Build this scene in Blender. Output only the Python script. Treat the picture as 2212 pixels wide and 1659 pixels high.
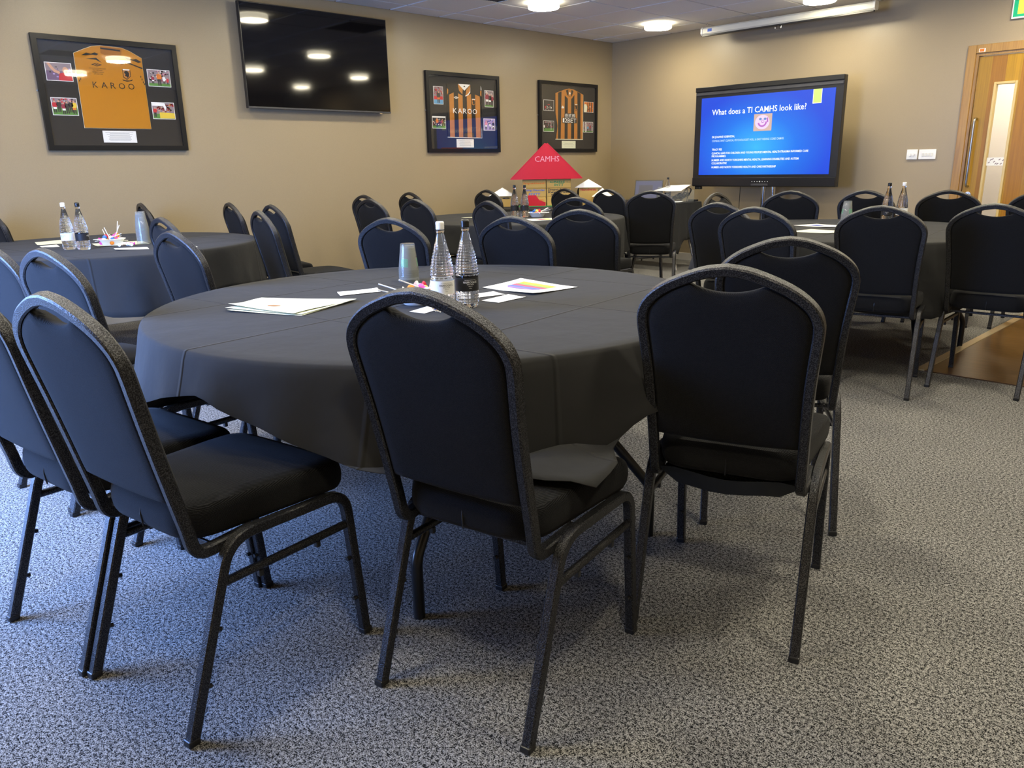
import bpy, bmesh, math, random
from mathutils import Vector, Matrix

rng = random.Random(11)
for o in list(bpy.data.objects):
    bpy.data.objects.remove(o)
scene = bpy.context.scene
COL = scene.collection
PI = math.pi

# ------------------------------------------------------------------ camera
F_PX, YAW, PITCH, ROLL, CAM_H = 1670.72, -0.8025, 0.2742, -0.0193, 1.1497
fw = Vector((math.sin(YAW) * math.cos(PITCH), math.cos(YAW) * math.cos(PITCH), -math.sin(PITCH)))
rt0 = Vector((math.cos(YAW), -math.sin(YAW), 0))
up0 = rt0.cross(fw)
rt = math.cos(ROLL) * rt0 + math.sin(ROLL) * up0
up = -math.sin(ROLL) * rt0 + math.cos(ROLL) * up0
cam_d = bpy.data.cameras.new('camera')
cam_d.sensor_width = 36
cam_d.lens = F_PX * 36 / 2212
cam_d.clip_start = 0.05
cam = bpy.data.objects.new('camera', cam_d)
COL.objects.link(cam)
cam.matrix_world = Matrix(((rt.x, up.x, -fw.x, 0), (rt.y, up.y, -fw.y, 0), (rt.z, up.z, -fw.z, CAM_H), (0, 0, 0, 1)))
scene.camera = cam

# ------------------------------------------------------------------ world, daylight, exposure
world = bpy.data.worlds.new('world')
scene.world = world
world.use_nodes = True
bg = world.node_tree.nodes['Background']
bg.inputs[0].default_value = (0.30, 0.52, 1.0, 1)
bg.inputs[1].default_value = 1.0
vs = scene.view_settings
vs.view_transform = 'Standard'
vs.look = 'None'
vs.gamma = 1
vs.use_curve_mapping = False
vs.exposure = 1.5
LAMP_E = 42.0
WINDOW_W = 135.0

XW, XE, YS, YN, CH = -6.578, 1.95, -0.62, 8.215, 2.6067   # room: left wall, right wall, back wall, front wall, ceiling
WIN = (-4.2, -2.6, 0.10, 1.9)                              # window in the back wall: x0 x1 z0 z1

ld = bpy.data.lights.new('window_daylight', 'AREA')
ld.shape = 'RECTANGLE'
ld.size = WIN[1] - WIN[0]
ld.size_y = WIN[3] - WIN[2]
ld.energy = WINDOW_W
ld.color = (0.24, 0.43, 1.0)
lo = bpy.data.objects.new('window_daylight', ld)
COL.objects.link(lo)
lo.location = ((WIN[0] + WIN[1]) / 2, YS - 0.16, (WIN[2] + WIN[3]) / 2)
lo.rotation_euler = (PI / 2, 0, 0)
lo.rotation_euler = Vector((0.10, 1, -0.65)).to_track_quat('-Z', 'Y').to_euler()

# ------------------------------------------------------------------ materials
MATS = {}


def nd(nt, t, **kw):
    n = nt.nodes.new(t)
    for k, v in kw.items():
        if k in n.inputs:
            n.inputs[k].default_value = v
        else:
            setattr(n, k, v)
    return n


def mat(name, col, rough=0.5, metal=0.0, spec=0.5, emit=None, es=0.0, sheen=0.0, coat=0.0):
    m = bpy.data.materials.new(name)
    m.use_nodes = True
    b = m.node_tree.nodes['Principled BSDF']
    b.inputs['Base Color'].default_value = (*col, 1)
    b.inputs['Roughness'].default_value = rough
    b.inputs['Metallic'].default_value = metal
    b.inputs['Specular IOR Level'].default_value = spec
    if emit:
        b.inputs['Emission Color'].default_value = (*emit, 1)
        b.inputs['Emission Strength'].default_value = es
    if sheen:
        b.inputs['Sheen Weight'].default_value = sheen
        b.inputs['Sheen Roughness'].default_value = 0.5
    if coat:
        b.inputs['Coat Weight'].default_value = coat
    MATS[name] = m
    return m


def noisy(m, scale, lo_c, hi_c, bump=0.0, detail=3.0, lo_p=0.35, hi_p=0.65, dist=0.002, coord='Object', stretch=None, rough=None):
    nt = m.node_tree
    b = nt.nodes['Principled BSDF']
    tc = nd(nt, 'ShaderNodeTexCoord')
    src = tc.outputs[coord]
    if stretch:
        mp = nd(nt, 'ShaderNodeMapping')
        mp.inputs['Scale'].default_value = stretch
        nt.links.new(src, mp.inputs[0])
        src = mp.outputs[0]
    nz = nd(nt, 'ShaderNodeTexNoise', Scale=scale, Detail=detail)
    nt.links.new(src, nz.inputs['Vector'])
    cr = nd(nt, 'ShaderNodeValToRGB')
    cr.color_ramp.elements[0].position = lo_p
    cr.color_ramp.elements[0].color = (*lo_c, 1)
    cr.color_ramp.elements[1].position = hi_p
    cr.color_ramp.elements[1].color = (*hi_c, 1)
    nt.links.new(nz.outputs['Fac'], cr.inputs[0])
    nt.links.new(cr.outputs[0], b.inputs['Base Color'])
    if bump:
        bp = nd(nt, 'ShaderNodeBump', Strength=bump, Distance=dist)
        nt.links.new(nz.outputs['Fac'], bp.inputs['Height'])
        nt.links.new(bp.outputs[0], b.inputs['Normal'])
    return nz, cr


m = mat('carpet', (0.2, 0.2, 0.2), 0.95, spec=0.15)
nz, cr = noisy(m, 330, (0.004, 0.004, 0.0045), (0.40, 0.39, 0.375), bump=0.0, detail=1, lo_p=0.42, hi_p=0.62)
nt = m.node_tree
nb = nd(nt, 'ShaderNodeTexNoise', Scale=120.0, Detail=2.0)
nt.links.new(nt.nodes['Texture Coordinate'].outputs['Object'], nb.inputs['Vector'])
mxn = nd(nt, 'ShaderNodeMix', data_type='FLOAT')
mxn.inputs[0].default_value = 0.42
nt.links.new(nz.outputs['Fac'], mxn.inputs[2])
nt.links.new(nb.outputs['Fac'], mxn.inputs[3])
nt.links.new(mxn.outputs[0], cr.inputs[0])
bpn = nd(nt, 'ShaderNodeBump', Strength=0.7, Distance=0.004)
nt.links.new(mxn.outputs[0], bpn.inputs['Height'])
nt.links.new(bpn.outputs[0], nt.nodes['Principled BSDF'].inputs['Normal'])
n2 = nd(nt, 'ShaderNodeTexNoise', Scale=1.6, Detail=3.0)
nt.links.new(nt.nodes['Texture Coordinate'].outputs['Object'], n2.inputs['Vector'])
mr = nd(nt, 'ShaderNodeMapRange')
mr.inputs['To Min'].default_value = 0.82
mr.inputs['To Max'].default_value = 1.15
nt.links.new(n2.outputs['Fac'], mr.inputs['Value'])
mx = nd(nt, 'ShaderNodeMix', data_type='RGBA', blend_type='MULTIPLY')
mx.inputs['Factor'].default_value = 1
nt.links.new(cr.outputs[0], mx.inputs[6])
nt.links.new(mr.outputs[0], mx.inputs[7])
nt.links.new(mx.outputs[2], nt.nodes['Principled BSDF'].inputs['Base Color'])

m = mat('wall_paint', (0.36, 0.29, 0.20), 0.38, spec=0.42)
noisy(m, 260, (0.325, 0.258, 0.160), (0.352, 0.280, 0.173), bump=0.12, dist=0.001, detail=2)
mat('skirting_paint', (0.55, 0.52, 0.46), 0.4)
m = mat('ceiling_tile', (0.62, 0.62, 0.62), 0.9, spec=0.2)
noisy(m, 180, (0.74, 0.735, 0.72), (0.84, 0.83, 0.81), bump=0.25, dist=0.001)
mat('ceiling_grid', (0.16, 0.16, 0.155), 0.5)
mat('white_plastic', (0.75, 0.74, 0.68), 0.35)
mat('white_gloss', (0.85, 0.85, 0.84), 0.25)
mat('lamp_diffuser', (0.9, 0.9, 0.85), 0.5, emit=(1.0, 0.90, 0.66), es=LAMP_E)
mat('lamp_side', (0.9, 0.9, 0.85), 0.5, emit=(1.0, 0.90, 0.66), es=LAMP_E * 0.09)
mat('screen_case', (0.70, 0.68, 0.58), 0.4)
mat('black_plastic', (0.012, 0.012, 0.013), 0.35)
mat('black_satin', (0.010, 0.010, 0.011), 0.28)
mat('tv_glass', (0.003, 0.003, 0.004), 0.05, spec=0.5)
mat('grey_plastic', (0.05, 0.05, 0.055), 0.4)
mat('chrome', (0.7, 0.7, 0.72), 0.15, metal=1)
mat('steel', (0.45, 0.45, 0.46), 0.3, metal=1)
m = mat('dark_wood_floor', (0.12, 0.065, 0.03), 0.28)
noisy(m, 6, (0.045, 0.024, 0.011), (0.10, 0.054, 0.024), stretch=(0.6, 9, 1), detail=5)
mat('trim_strip', (0.42, 0.34, 0.22), 0.4, metal=0.5)

# hammered black powder coat of the chair tubes
m = mat('hammered_black', (0.03, 0.031, 0.034), 0.34, metal=0.7)
nz, cr = noisy(m, 420, (0.016, 0.016, 0.018), (0.095, 0.095, 0.10), bump=0.9, dist=0.0014, detail=2, lo_p=0.42, hi_p=0.68)

# woven black upholstery
m = mat('black_fabric', (0.010, 0.010, 0.011), 0.85, spec=0.08, sheen=0.05)
nt = m.node_tree
b = nt.nodes['Principled BSDF']
tc = nd(nt, 'ShaderNodeTexCoord')
mp = nd(nt, 'ShaderNodeMapping')
mp.inputs['Rotation'].default_value = (0.6, 0.9, 0.7)
nt.links.new(tc.outputs['Object'], mp.inputs[0])
wv = nd(nt, 'ShaderNodeTexWave', Scale=150.0, Distortion=1.2, Detail=1.0)
nt.links.new(mp.outputs[0], wv.inputs['Vector'])
nz = nd(nt, 'ShaderNodeTexNoise', Scale=700.0, Detail=1.0)
nt.links.new(tc.outputs['Object'], nz.inputs['Vector'])
ad = nd(nt, 'ShaderNodeMath', operation='MULTIPLY')
nt.links.new(wv.outputs['Fac'], ad.inputs[0])
nt.links.new(nz.outputs['Fac'], ad.inputs[1])
cr = nd(nt, 'ShaderNodeValToRGB')
cr.color_ramp.elements[0].position = 0.1
cr.color_ramp.elements[0].color = (0.003, 0.003, 0.0035, 1)
cr.color_ramp.elements[1].position = 0.6
cr.color_ramp.elements[1].color = (0.021, 0.021, 0.0225, 1)
nt.links.new(ad.outputs[0], cr.inputs[0])
nt.links.new(cr.outputs[0], b.inputs['Base Color'])
bp = nd(nt, 'ShaderNodeBump', Strength=0.5, Distance=0.001)
nt.links.new(ad.outputs[0], bp.inputs['Height'])
nt.links.new(bp.outputs[0], b.inputs['Normal'])
mat('dust_cover', (0.012, 0.016, 0.024), 0.7)


# table linen with ironed fold lines (relief only)
def linen(name, ang, xs, ys):
    m = mat(name, (0.026, 0.026, 0.0265), 0.85, spec=0.15, sheen=0.04)
    nt = m.node_tree
    b = nt.nodes['Principled BSDF']
    tc = nd(nt, 'ShaderNodeTexCoord')
    mp = nd(nt, 'ShaderNodeMapping')
    mp.inputs['Rotation'].default_value = (0, 0, ang)
    nt.links.new(tc.outputs['Object'], mp.inputs[0])
    sp = nd(nt, 'ShaderNodeSeparateXYZ')
    nt.links.new(mp.outputs[0], sp.inputs[0])
    last = None
    for ax, vals in ((0, xs), (1, ys)):
        for v in vals:
            s = nd(nt, 'ShaderNodeMath', operation='SUBTRACT')
            s.inputs[1].default_value = v
            nt.links.new(sp.outputs[ax], s.inputs[0])
            a = nd(nt, 'ShaderNodeMath', operation='ABSOLUTE')
            nt.links.new(s.outputs[0], a.inputs[0])
            r = nd(nt, 'ShaderNodeMapRange', interpolation_type='SMOOTHSTEP')
            r.inputs['From Max'].default_value = 0.008
            r.inputs['To Min'].default_value = 1.0
            r.inputs['To Max'].default_value = 0.0
            nt.links.new(a.outputs[0], r.inputs['Value'])
            if last is None:
                last = r.outputs[0]
            else:
                mxx = nd(nt, 'ShaderNodeMath', operation='MAXIMUM')
                nt.links.new(last, mxx.inputs[0])
                nt.links.new(r.outputs[0], mxx.inputs[1])
                last = mxx.outputs[0]
    nz = nd(nt, 'ShaderNodeTexNoise', Scale=5.0, Detail=4.0)
    nt.links.new(tc.outputs['Object'], nz.inputs['Vector'])
    b1 = nd(nt, 'ShaderNodeBump', Strength=0.35, Distance=0.02)
    nt.links.new(nz.outputs['Fac'], b1.inputs['Height'])
    b2 = nd(nt, 'ShaderNodeBump', Strength=0.8, Distance=0.004)
    nt.links.new(last, b2.inputs['Height'])
    nt.links.new(b1.outputs[0], b2.inputs['Normal'])
    nt.links.new(b2.outputs[0], b.inputs['Normal'])
    return m


linen('black_linen', math.radians(-8), (-0.52, 0.0, 0.5), (-0.45, 0.12, 0.6))

# veneered door
m = mat('beech', (0.50, 0.27, 0.07), 0.35)
noisy(m, 3, (0.30, 0.155, 0.026), (0.40, 0.22, 0.042), stretch=(25, 25, 1), detail=4)
mat('beech_bead', (0.62, 0.46, 0.18), 0.4)
for i, c in enumerate([(0.34, 0.185, 0.016), (0.30, 0.135, 0.012), (0.40, 0.215, 0.005), (0.33, 0.145, 0.003), (0.35, 0.175, 0.014), (0.31, 0.15, 0.008)]):
    m = mat('veneer_%d' % i, c, 0.4, spec=0.3)
    noisy(m, 2.5, tuple(x * 0.9 for x in c), tuple(x * 1.12 for x in c), stretch=(40, 40, 1), detail=4)

# clear things
m = bpy.data.materials.new('picture_pane')
m.use_nodes = True
nt = m.node_tree
nt.nodes.clear()
out = nd(nt, 'ShaderNodeOutputMaterial')
tr = nd(nt, 'ShaderNodeBsdfTransparent')
gl = nd(nt, 'ShaderNodeBsdfGlossy', Roughness=0.02)
fr = nd(nt, 'ShaderNodeFresnel', IOR=1.9)
ms = nd(nt, 'ShaderNodeMixShader')
ge = nd(nt, 'ShaderNodeNewGeometry')
sb = nd(nt, 'ShaderNodeMath', operation='SUBTRACT')
sb.inputs[0].default_value = 1.0
nt.links.new(ge.outputs['Backfacing'], sb.inputs[1])
ml = nd(nt, 'ShaderNodeMath', operation='MULTIPLY')
nt.links.new(fr.outputs[0], ml.inputs[0])
nt.links.new(sb.outputs[0], ml.inputs[1])
nt.links.new(ml.outputs[0], ms.inputs[0])
nt.links.new(tr.outputs[0], ms.inputs[1])
nt.links.new(gl.outputs[0], ms.inputs[2])
nt.links.new(ms.outputs[0], out.inputs[0])
MATS['picture_pane'] = m
m = mat('bottle_glass', (1, 1, 1), 0.0)
m.node_tree.nodes['Principled BSDF'].inputs['Transmission Weight'].default_value = 1
m.node_tree.nodes['Principled BSDF'].inputs['IOR'].default_value = 1.36
m = bpy.data.materials.new('clear_cup')
m.use_nodes = True
nt = m.node_tree
nt.nodes.clear()
out = nd(nt, 'ShaderNodeOutputMaterial')
tr = nd(nt, 'ShaderNodeBsdfTransparent')
tr.inputs[0].default_value = (0.985, 0.992, 0.988, 1)
gl = nd(nt, 'ShaderNodeBsdfGlossy', Roughness=0.06)
df = nd(nt, 'ShaderNodeBsdfDiffuse')
df.inputs[0].default_value = (0.85, 0.88, 0.86, 1)
lw = nd(nt, 'ShaderNodeLayerWeight', Blend=0.22)
ms = nd(nt, 'ShaderNodeMixShader')
ms2 = nd(nt, 'ShaderNodeMixShader')
ms2.inputs[0].default_value = 0.06
nt.links.new(tr.outputs[0], ms2.inputs[1])
nt.links.new(df.outputs[0], ms2.inputs[2])
ge = nd(nt, 'ShaderNodeNewGeometry')
sb = nd(nt, 'ShaderNodeMath', operation='SUBTRACT')
sb.inputs[0].default_value = 1.0
nt.links.new(ge.outputs['Backfacing'], sb.inputs[1])
ml = nd(nt, 'ShaderNodeMath', operation='MULTIPLY')
nt.links.new(lw.outputs['Fresnel'], ml.inputs[0])
nt.links.new(sb.outputs[0], ml.inputs[1])
nt.links.new(ml.outputs[0], ms.inputs[0])
nt.links.new(ms2.outputs[0], ms.inputs[1])
nt.links.new(gl.outputs[0], ms.inputs[2])
nt.links.new(ms.outputs[0], out.inputs[0])
MATS['clear_cup'] = m

# plain printed / paper colours
PAL = dict(paper=(0.80, 0.82, 0.74), white=(0.85, 0.85, 0.83), cream=(0.78, 0.80, 0.62), ink=(0.03, 0.03, 0.035), grey_ink=(0.30, 0.30, 0.30),
           brown_ink=(0.35, 0.18, 0.08), mat_black=(0.016, 0.016, 0.018), frame_black=(0.008, 0.008, 0.009), jersey_orange=(0.46, 0.185, 0.004),
           jersey_dark_orange=(0.33, 0.12, 0.004), jersey_amber=(0.48, 0.19, 0.03), jersey_black=(0.014, 0.014, 0.014), red=(0.55, 0.03, 0.04),
           house_red=(0.56, 0.025, 0.045), cardboard=(0.55, 0.36, 0.10), cardboard_edge=(0.33, 0.20, 0.07), green=(0.06, 0.33, 0.10),
           grass=(0.10, 0.26, 0.05), skin=(0.62, 0.34, 0.22), maroon=(0.30, 0.03, 0.06), purple=(0.16, 0.10, 0.18), sky=(0.12, 0.35, 0.60),
           pink=(0.75, 0.30, 0.40), yellow=(0.75, 0.55, 0.06), crowd_grey=(0.28, 0.22, 0.24), dark=(0.04, 0.035, 0.035), lilac=(0.42, 0.32, 0.60),
           blue_ink=(0.06, 0.10, 0.45), orange_ink=(0.70, 0.20, 0.03), print_green=(0.02, 0.25, 0.10), rain_blue=(0.08, 0.16, 0.55),
           rain_red=(0.62, 0.08, 0.16), rain_yellow=(0.75, 0.62, 0.05), rain_green=(0.20, 0.45, 0.10), rain_purple=(0.28, 0.16, 0.50),
           table_board=(0.18, 0.12, 0.07), sweet_white=(0.85, 0.80, 0.78), sweet_pink=(0.75, 0.12, 0.45), sweet_orange=(0.80, 0.25, 0.03),
           sweet_red=(0.60, 0.03, 0.05), sweet_yellow=(0.80, 0.65, 0.12), sweet_blue=(0.06, 0.20, 0.60), sign_green=(0.0, 0.30, 0.12), corridor=(0.84, 0.82, 0.86))
for k, c in PAL.items():
    mat(k, c, 0.55, spec=0.3)
for k in ('sweet_white', 'sweet_pink', 'sweet_orange', 'sweet_red', 'sweet_yellow', 'sweet_blue', 'house_red'):
    MATS[k].node_tree.nodes['Principled BSDF'].inputs['Roughness'].default_value = 0.25
MATS['frame_black'].node_tree.nodes['Principled BSDF'].inputs['Roughness'].default_value = 0.3
mat('sign_glow_green', (0.0, 0.25, 0.1), 0.4, emit=(0.0, 0.32, 0.13), es=0.35)
mat('sign_glow_yellow', (0.5, 0.6, 0.05), 0.4, emit=(0.75, 0.75, 0.03), es=0.38)
mat('slide_white', (0.1, 0.1, 0.1), 0.5, emit=(0.95, 0.98, 1.0), es=0.45)
mat('slide_pale', (0.1, 0.1, 0.1), 0.5, emit=(0.55, 0.80, 1.0), es=0.36)
mat('slide_lime', (0.1, 0.1, 0.1), 0.5, emit=(0.62, 0.85, 0.10), es=0.36)
mat('slide_tan', (0.1, 0.1, 0.1), 0.5, emit=(0.62, 0.40, 0.32), es=0.36)
mat('slide_lilac', (0.1, 0.1, 0.1), 0.5, emit=(0.80, 0.62, 0.92), es=0.36)
mat('slide_magenta', (0.1, 0.1, 0.1), 0.5, emit=(0.45, 0.05, 0.50), es=0.36)
mat('slide_blue_eye', (0.1, 0.1, 0.1), 0.5, emit=(0.05, 0.20, 0.55), es=0.36)
mat('laptop_screen', (0.02, 0.02, 0.03), 0.4, emit=(0.10, 0.12, 0.30), es=0.14)
mat('laptop_window', (0.02, 0.02, 0.03), 0.4, emit=(0.06, 0.055, 0.09), es=0.14)

# lit slide: blue with a paler middle (a picture on a screen)
m = mat('slide_blue', (0.01, 0.02, 0.05), 0.35)
nt = m.node_tree
b = nt.nodes['Principled BSDF']
tc = nd(nt, 'ShaderNodeTexCoord')
mp = nd(nt, 'ShaderNodeMapping')
mp.inputs['Location'].default_value = (4.30, 0, -1.30)
mp2 = nd(nt, 'ShaderNodeMapping')
mp2.inputs['Scale'].default_value = (1.25, 0.0, 1.75)
nt.links.new(tc.outputs['Object'], mp.inputs[0])
nt.links.new(mp.outputs[0], mp2.inputs[0])
gr = nd(nt, 'ShaderNodeTexGradient', gradient_type='SPHERICAL')
nt.links.new(mp2.outputs[0], gr.inputs[0])
cr = nd(nt, 'ShaderNodeValToRGB')
cr.color_ramp.elements[0].color = (0.0, 0.055, 0.72, 1)
cr.color_ramp.elements[1].color = (0.035, 0.50, 1.0, 1)
e = cr.color_ramp.elements.new(0.45)
e.color = (0.0, 0.17, 0.85, 1)
nt.links.new(gr.outputs['Fac'], cr.inputs[0])
nt.links.new(cr.outputs[0], b.inputs['Emission Color'])
b.inputs['Emission Strength'].default_value = 0.36


# ------------------------------------------------------------------ mesh helpers
def link(o, parent=None):
    COL.objects.link(o)
    if parent is not None:
        o.parent = parent
    return o


class MB:
    def __init__(s):
        s.v, s.f, s.m, s.mats = [], [], [], []

    def mi(s, name):
        if name not in s.mats:
            s.mats.append(name)
        return s.mats.index(name)

    def add(s, vs, fs, mt):
        o = len(s.v)
        k = s.mi(mt)
        s.v += [tuple(v) for v in vs]
        s.f += [tuple(i + o for i in f) for f in fs]
        s.m += [k] * len(fs)
        return s

    def box(s, x0, x1, y0, y1, z0, z1, mt, bevel=0.0):
        if bevel <= 0:
            vs = [(x, y, z) for z in (z0, z1) for y in (y0, y1) for x in (x0, x1)]
            return s.add(vs, [(0, 2, 3, 1), (4, 5, 7, 6), (0, 1, 5, 4), (2, 6, 7, 3), (0, 4, 6, 2), (1, 3, 7, 5)], mt)
        bm = bmesh.new()
        bmesh.ops.create_cube(bm, size=1)
        for v in bm.verts:
            v.co = Vector(((x0 + x1) / 2 + v.co.x * (x1 - x0), (y0 + y1) / 2 + v.co.y * (y1 - y0), (z0 + z1) / 2 + v.co.z * (z1 - z0)))
        bmesh.ops.bevel(bm, geom=bm.edges[:], offset=bevel, segments=2, affect='EDGES', profile=0.5)
        bm.verts.index_update()
        vs = [v.co.copy() for v in bm.verts]
        fs = [[v.index for v in f.verts] for f in bm.faces]
        bm.free()
        return s.add(vs, fs, mt)

    def prism(s, poly, fn, d0, d1, mt):
        n = len(poly)
        vs = [fn(u, v, d0) for u, v in poly] + [fn(u, v, d1) for u, v in poly]
        fs = [tuple(range(n - 1, -1, -1)), tuple(range(n, 2 * n))] + [(i, (i + 1) % n, n + (i + 1) % n, n + i) for i in range(n)]
        return s.add(vs, fs, mt)

    def loft(s, rings, mt, caps=True, closed=True):
        n = len(rings[0])
        vs = [p for r in rings for p in r]
        fs = []
        for k in range(len(rings) - 1):
            for i in range(n if closed else n - 1):
                j = (i + 1) % n
                fs.append((k * n + i, k * n + j, (k + 1) * n + j, (k + 1) * n + i))
        if caps:
            fs.append(tuple(range(n - 1, -1, -1)))
            fs.append(tuple(range((len(rings) - 1) * n, len(rings) * n)))
        return s.add(vs, fs, mt)

    def sweep(s, path, prof, ref, mt, caps=True):
        path = [Vector(p) for p in path]
        tans = []
        for i in range(len(path)):
            a = path[max(i - 1, 0)]
            c = path[min(i + 1, len(path) - 1)]
            tans.append((c - a).normalized())
        nrm = Vector(ref)
        rings = []
        for i, p in enumerate(path):
            t = tans[i]
            nrm = (nrm - t * nrm.dot(t)).normalized()
            bi = t.cross(nrm)
            rings.append([p + nrm * a + bi * c for a, c in prof])
        return s.loft(rings, mt, caps)

    def tube(s, path, r, mt, n=8, ref=None):
        d = (Vector(path[1]) - Vector(path[0])).normalized()
        if ref is None:
            ref = (1, 0, 0) if abs(d.x) < 0.8 else (0, 1, 0)
        return s.sweep(path, [(r * math.cos(2 * PI * i / n), r * math.sin(2 * PI * i / n)) for i in range(n)], ref, mt)

    def lathe(s, prof, n, mt, c=(0, 0, 0), mod=None):
        rings = []
        for k, (r, z) in enumerate(prof):
            ring = []
            for i in range(n):
                a = 2 * PI * i / n
                rr = r + (mod(k, a, r, z) if mod else 0)
                ring.append((c[0] + rr * math.cos(a), c[1] + rr * math.sin(a), c[2] + z))
            rings.append(ring)
        return s.loft(rings, mt, True)

    def mesh(s, name, smooth=False, ang=50):
        me = bpy.data.meshes.new(name)
        me.from_pydata(s.v, [], s.f)
        for k in s.mats:
            me.materials.append(MATS[k])
        me.polygons.foreach_set('material_index', s.m)
        if smooth:
            me.polygons.foreach_set('use_smooth', [True] * len(s.f))
        bm = bmesh.new()
        bm.from_mesh(me)
        bmesh.ops.recalc_face_normals(bm, faces=bm.faces)
        bm.to_mesh(me)
        bm.free()
        me.update()
        if smooth:
            me.set_sharp_from_angle(angle=math.radians(ang))
        return me

    def build(s, name, parent=None, smooth=False, loc=None):
        o = link(bpy.data.objects.new(name, s.mesh(name, smooth)), parent)
        if loc is not None:
            o.location = loc
        return o


def tag(o, label, cat, group=None):
    o['label'] = label
    o['category'] = cat
    if group:
        o['group'] = group
    return o


def struct(o):
    o['kind'] = 'structure'
    return o


def thing(name, label, cat, loc=(0, 0, 0), rz=0.0, group=None):
    o = link(bpy.data.objects.new(name, None))
    o.empty_display_size = 0.05
    o.location = loc
    o.rotation_euler = (0, 0, rz)
    return tag(o, label, cat, group)


def place(name, me, parent=None, loc=None, rz=None):
    o = link(bpy.data.objects.new(name, me), parent)
    if loc is not None:
        o.location = loc
    if rz is not None:
        o.rotation_euler = (0, 0, rz)
    return o


def rrect(w, h, r=0.004):
    a, b2 = w / 2, h / 2
    return [(a, b2 - r), (a - r, b2), (-a + r, b2), (-a, b2 - r), (-a, -b2 + r), (-a + r, -b2), (a - r, -b2), (a, -b2 + r)]


def fillet(pts, radii, seg=5):
    pts = [Vector(p) for p in pts]
    out = [pts[0]]
    for i in range(1, len(pts) - 1):
        p, a, c = pts[i], pts[i - 1], pts[i + 1]
        d1, d2 = (a - p).normalized(), (c - p).normalized()
        r = radii[i - 1]
        if r <= 0:
            out.append(p)
            continue
        ang = d1.angle(d2)
        t = min(r / math.tan(ang / 2), (a - p).length * 0.49, (c - p).length * 0.49)
        s0, s1 = p + d1 * t, p + d2 * t
        for k in range(seg + 1):
            u = k / seg
            out.append(s0 * (1 - u) ** 2 + p * 2 * u * (1 - u) + s1 * u * u)
    out.append(pts[-1])
    return out


def catmull(pts, seg=3):
    P = [Vector(p) for p in pts]
    out = []
    for i in range(len(P) - 1):
        p0, p1, p2, p3 = P[max(i - 1, 0)], P[i], P[i + 1], P[min(i + 2, len(P) - 1)]
        for k in range(seg):
            t = k / seg
            out.append(0.5 * ((2 * p1) + (p2 - p0) * t + (2 * p0 - 5 * p1 + 4 * p2 - p3) * t * t + (3 * p1 - p0 - 3 * p2 + p3) * t ** 3))
    out.append(P[-1])
    return out


_TX = {}


def text_geo(body, bold=0.0):
    key = (body, bold)
    if key not in _TX:
        cu = bpy.data.curves.new('txt', 'FONT')
        cu.body = body
        cu.offset = bold
        cu.resolution_u = 2
        ob = bpy.data.objects.new('txt', cu)
        me = ob.to_mesh()
        vs = [v.co.copy() for v in me.vertices]
        fs = [tuple(p.vertices) for p in me.polygons]
        ob.to_mesh_clear()
        bpy.data.objects.remove(ob)
        bpy.data.curves.remove(cu)
        _TX[key] = (vs, fs)
    return _TX[key]


def lettering(body, parent, mt, org, right, upv, width=None, height=None, name='lettering', mb=None, shear=0.0, bold=0.0):
    vs, fs = text_geo(body, bold)
    if not vs:
        return None
    x0, x1 = min(v.x for v in vs), max(v.x for v in vs)
    y0, y1 = 0.0, max(v.y for v in vs)
    sx = width / (x1 - x0) if width else height / (y1 - y0)
    sy = height / (y1 - y0) if height else sx
    org, right, upv = Vector(org), Vector(right), Vector(upv)
    pv = [org + right * ((v.x - x0) * sx + shear * v.y * sy) + upv * (v.y * sy) for v in vs]
    if mb is not None:
        mb.add(pv, fs, mt)
        return None
    q = MB()
    q.add(pv, fs, mt)
    return q.build(name, parent)


# ------------------------------------------------------------------ room shell
def wall_with_hole(name, fn, u0, u1, v0, v1, hole=None):
    q = MB()
    if hole:
        a, b2, c, d = hole
        rects = [(u0, a, v0, v1), (b2, u1, v0, v1), (a, b2, v0, c), (a, b2, d, v1)]
    else:
        rects = [(u0, u1, v0, v1)]
    for r in rects:
        if r[1] - r[0] > 1e-4 and r[3] - r[2] > 1e-4:
            q.prism([(r[0], r[2]), (r[1], r[2]), (r[1], r[3]), (r[0], r[3])], fn, 0, 0.12, 'wall_paint')
    return struct(q.build(name))


DOOR = (-2.425, -1.45, 0.0, 2.045)
wall_with_hole('wall_left', lambda u, v, d: (XW - d, u, v), YS - 0.12, YN + 0.12, 0, CH + 0.1)
wall_with_hole('wall_front', lambda u, v, d: (u, YN + d, v), XW, XE, 0, CH + 0.1, DOOR)
wall_with_hole('wall_right', lambda u, v, d: (XE + d, u, v), YS - 0.12, YN + 0.12, 0, CH + 0.1)
wall_with_hole('wall_back', lambda u, v, d: (u, YS - d, v), XW, XE, 0, CH + 0.1, WIN)
struct(MB().box(XW - 0.12, XE + 0.12, YS - 0.12, 10.2, -0.1, 0, 'carpet').build('floor'))
for nm, bx in (('baseboard_left', (XW, XW + 0.015, YS, YN)), ('baseboard_front', (XW + 0.015, -2.5, YN - 0.015, YN)), ('baseboard_right', (XE - 0.015, XE, YS, YN))):
    struct(MB().box(*bx, 0, 0.09, 'skirting_paint', 0.003).build(nm))
# dark timber floor panel let into the carpet on the right, with its edge strip
struct(MB().box(-1.40, XE - 0.02, 4.57, YN - 0.02, 0.0, 0.006, 'dark_wood_floor').build('floor_wood_panel'))
struct(MB().box(-1.45, -1.40, 4.57, YN - 0.02, 0.0, 0.010, 'trim_strip', 0.003).build('trim_1'))

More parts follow.
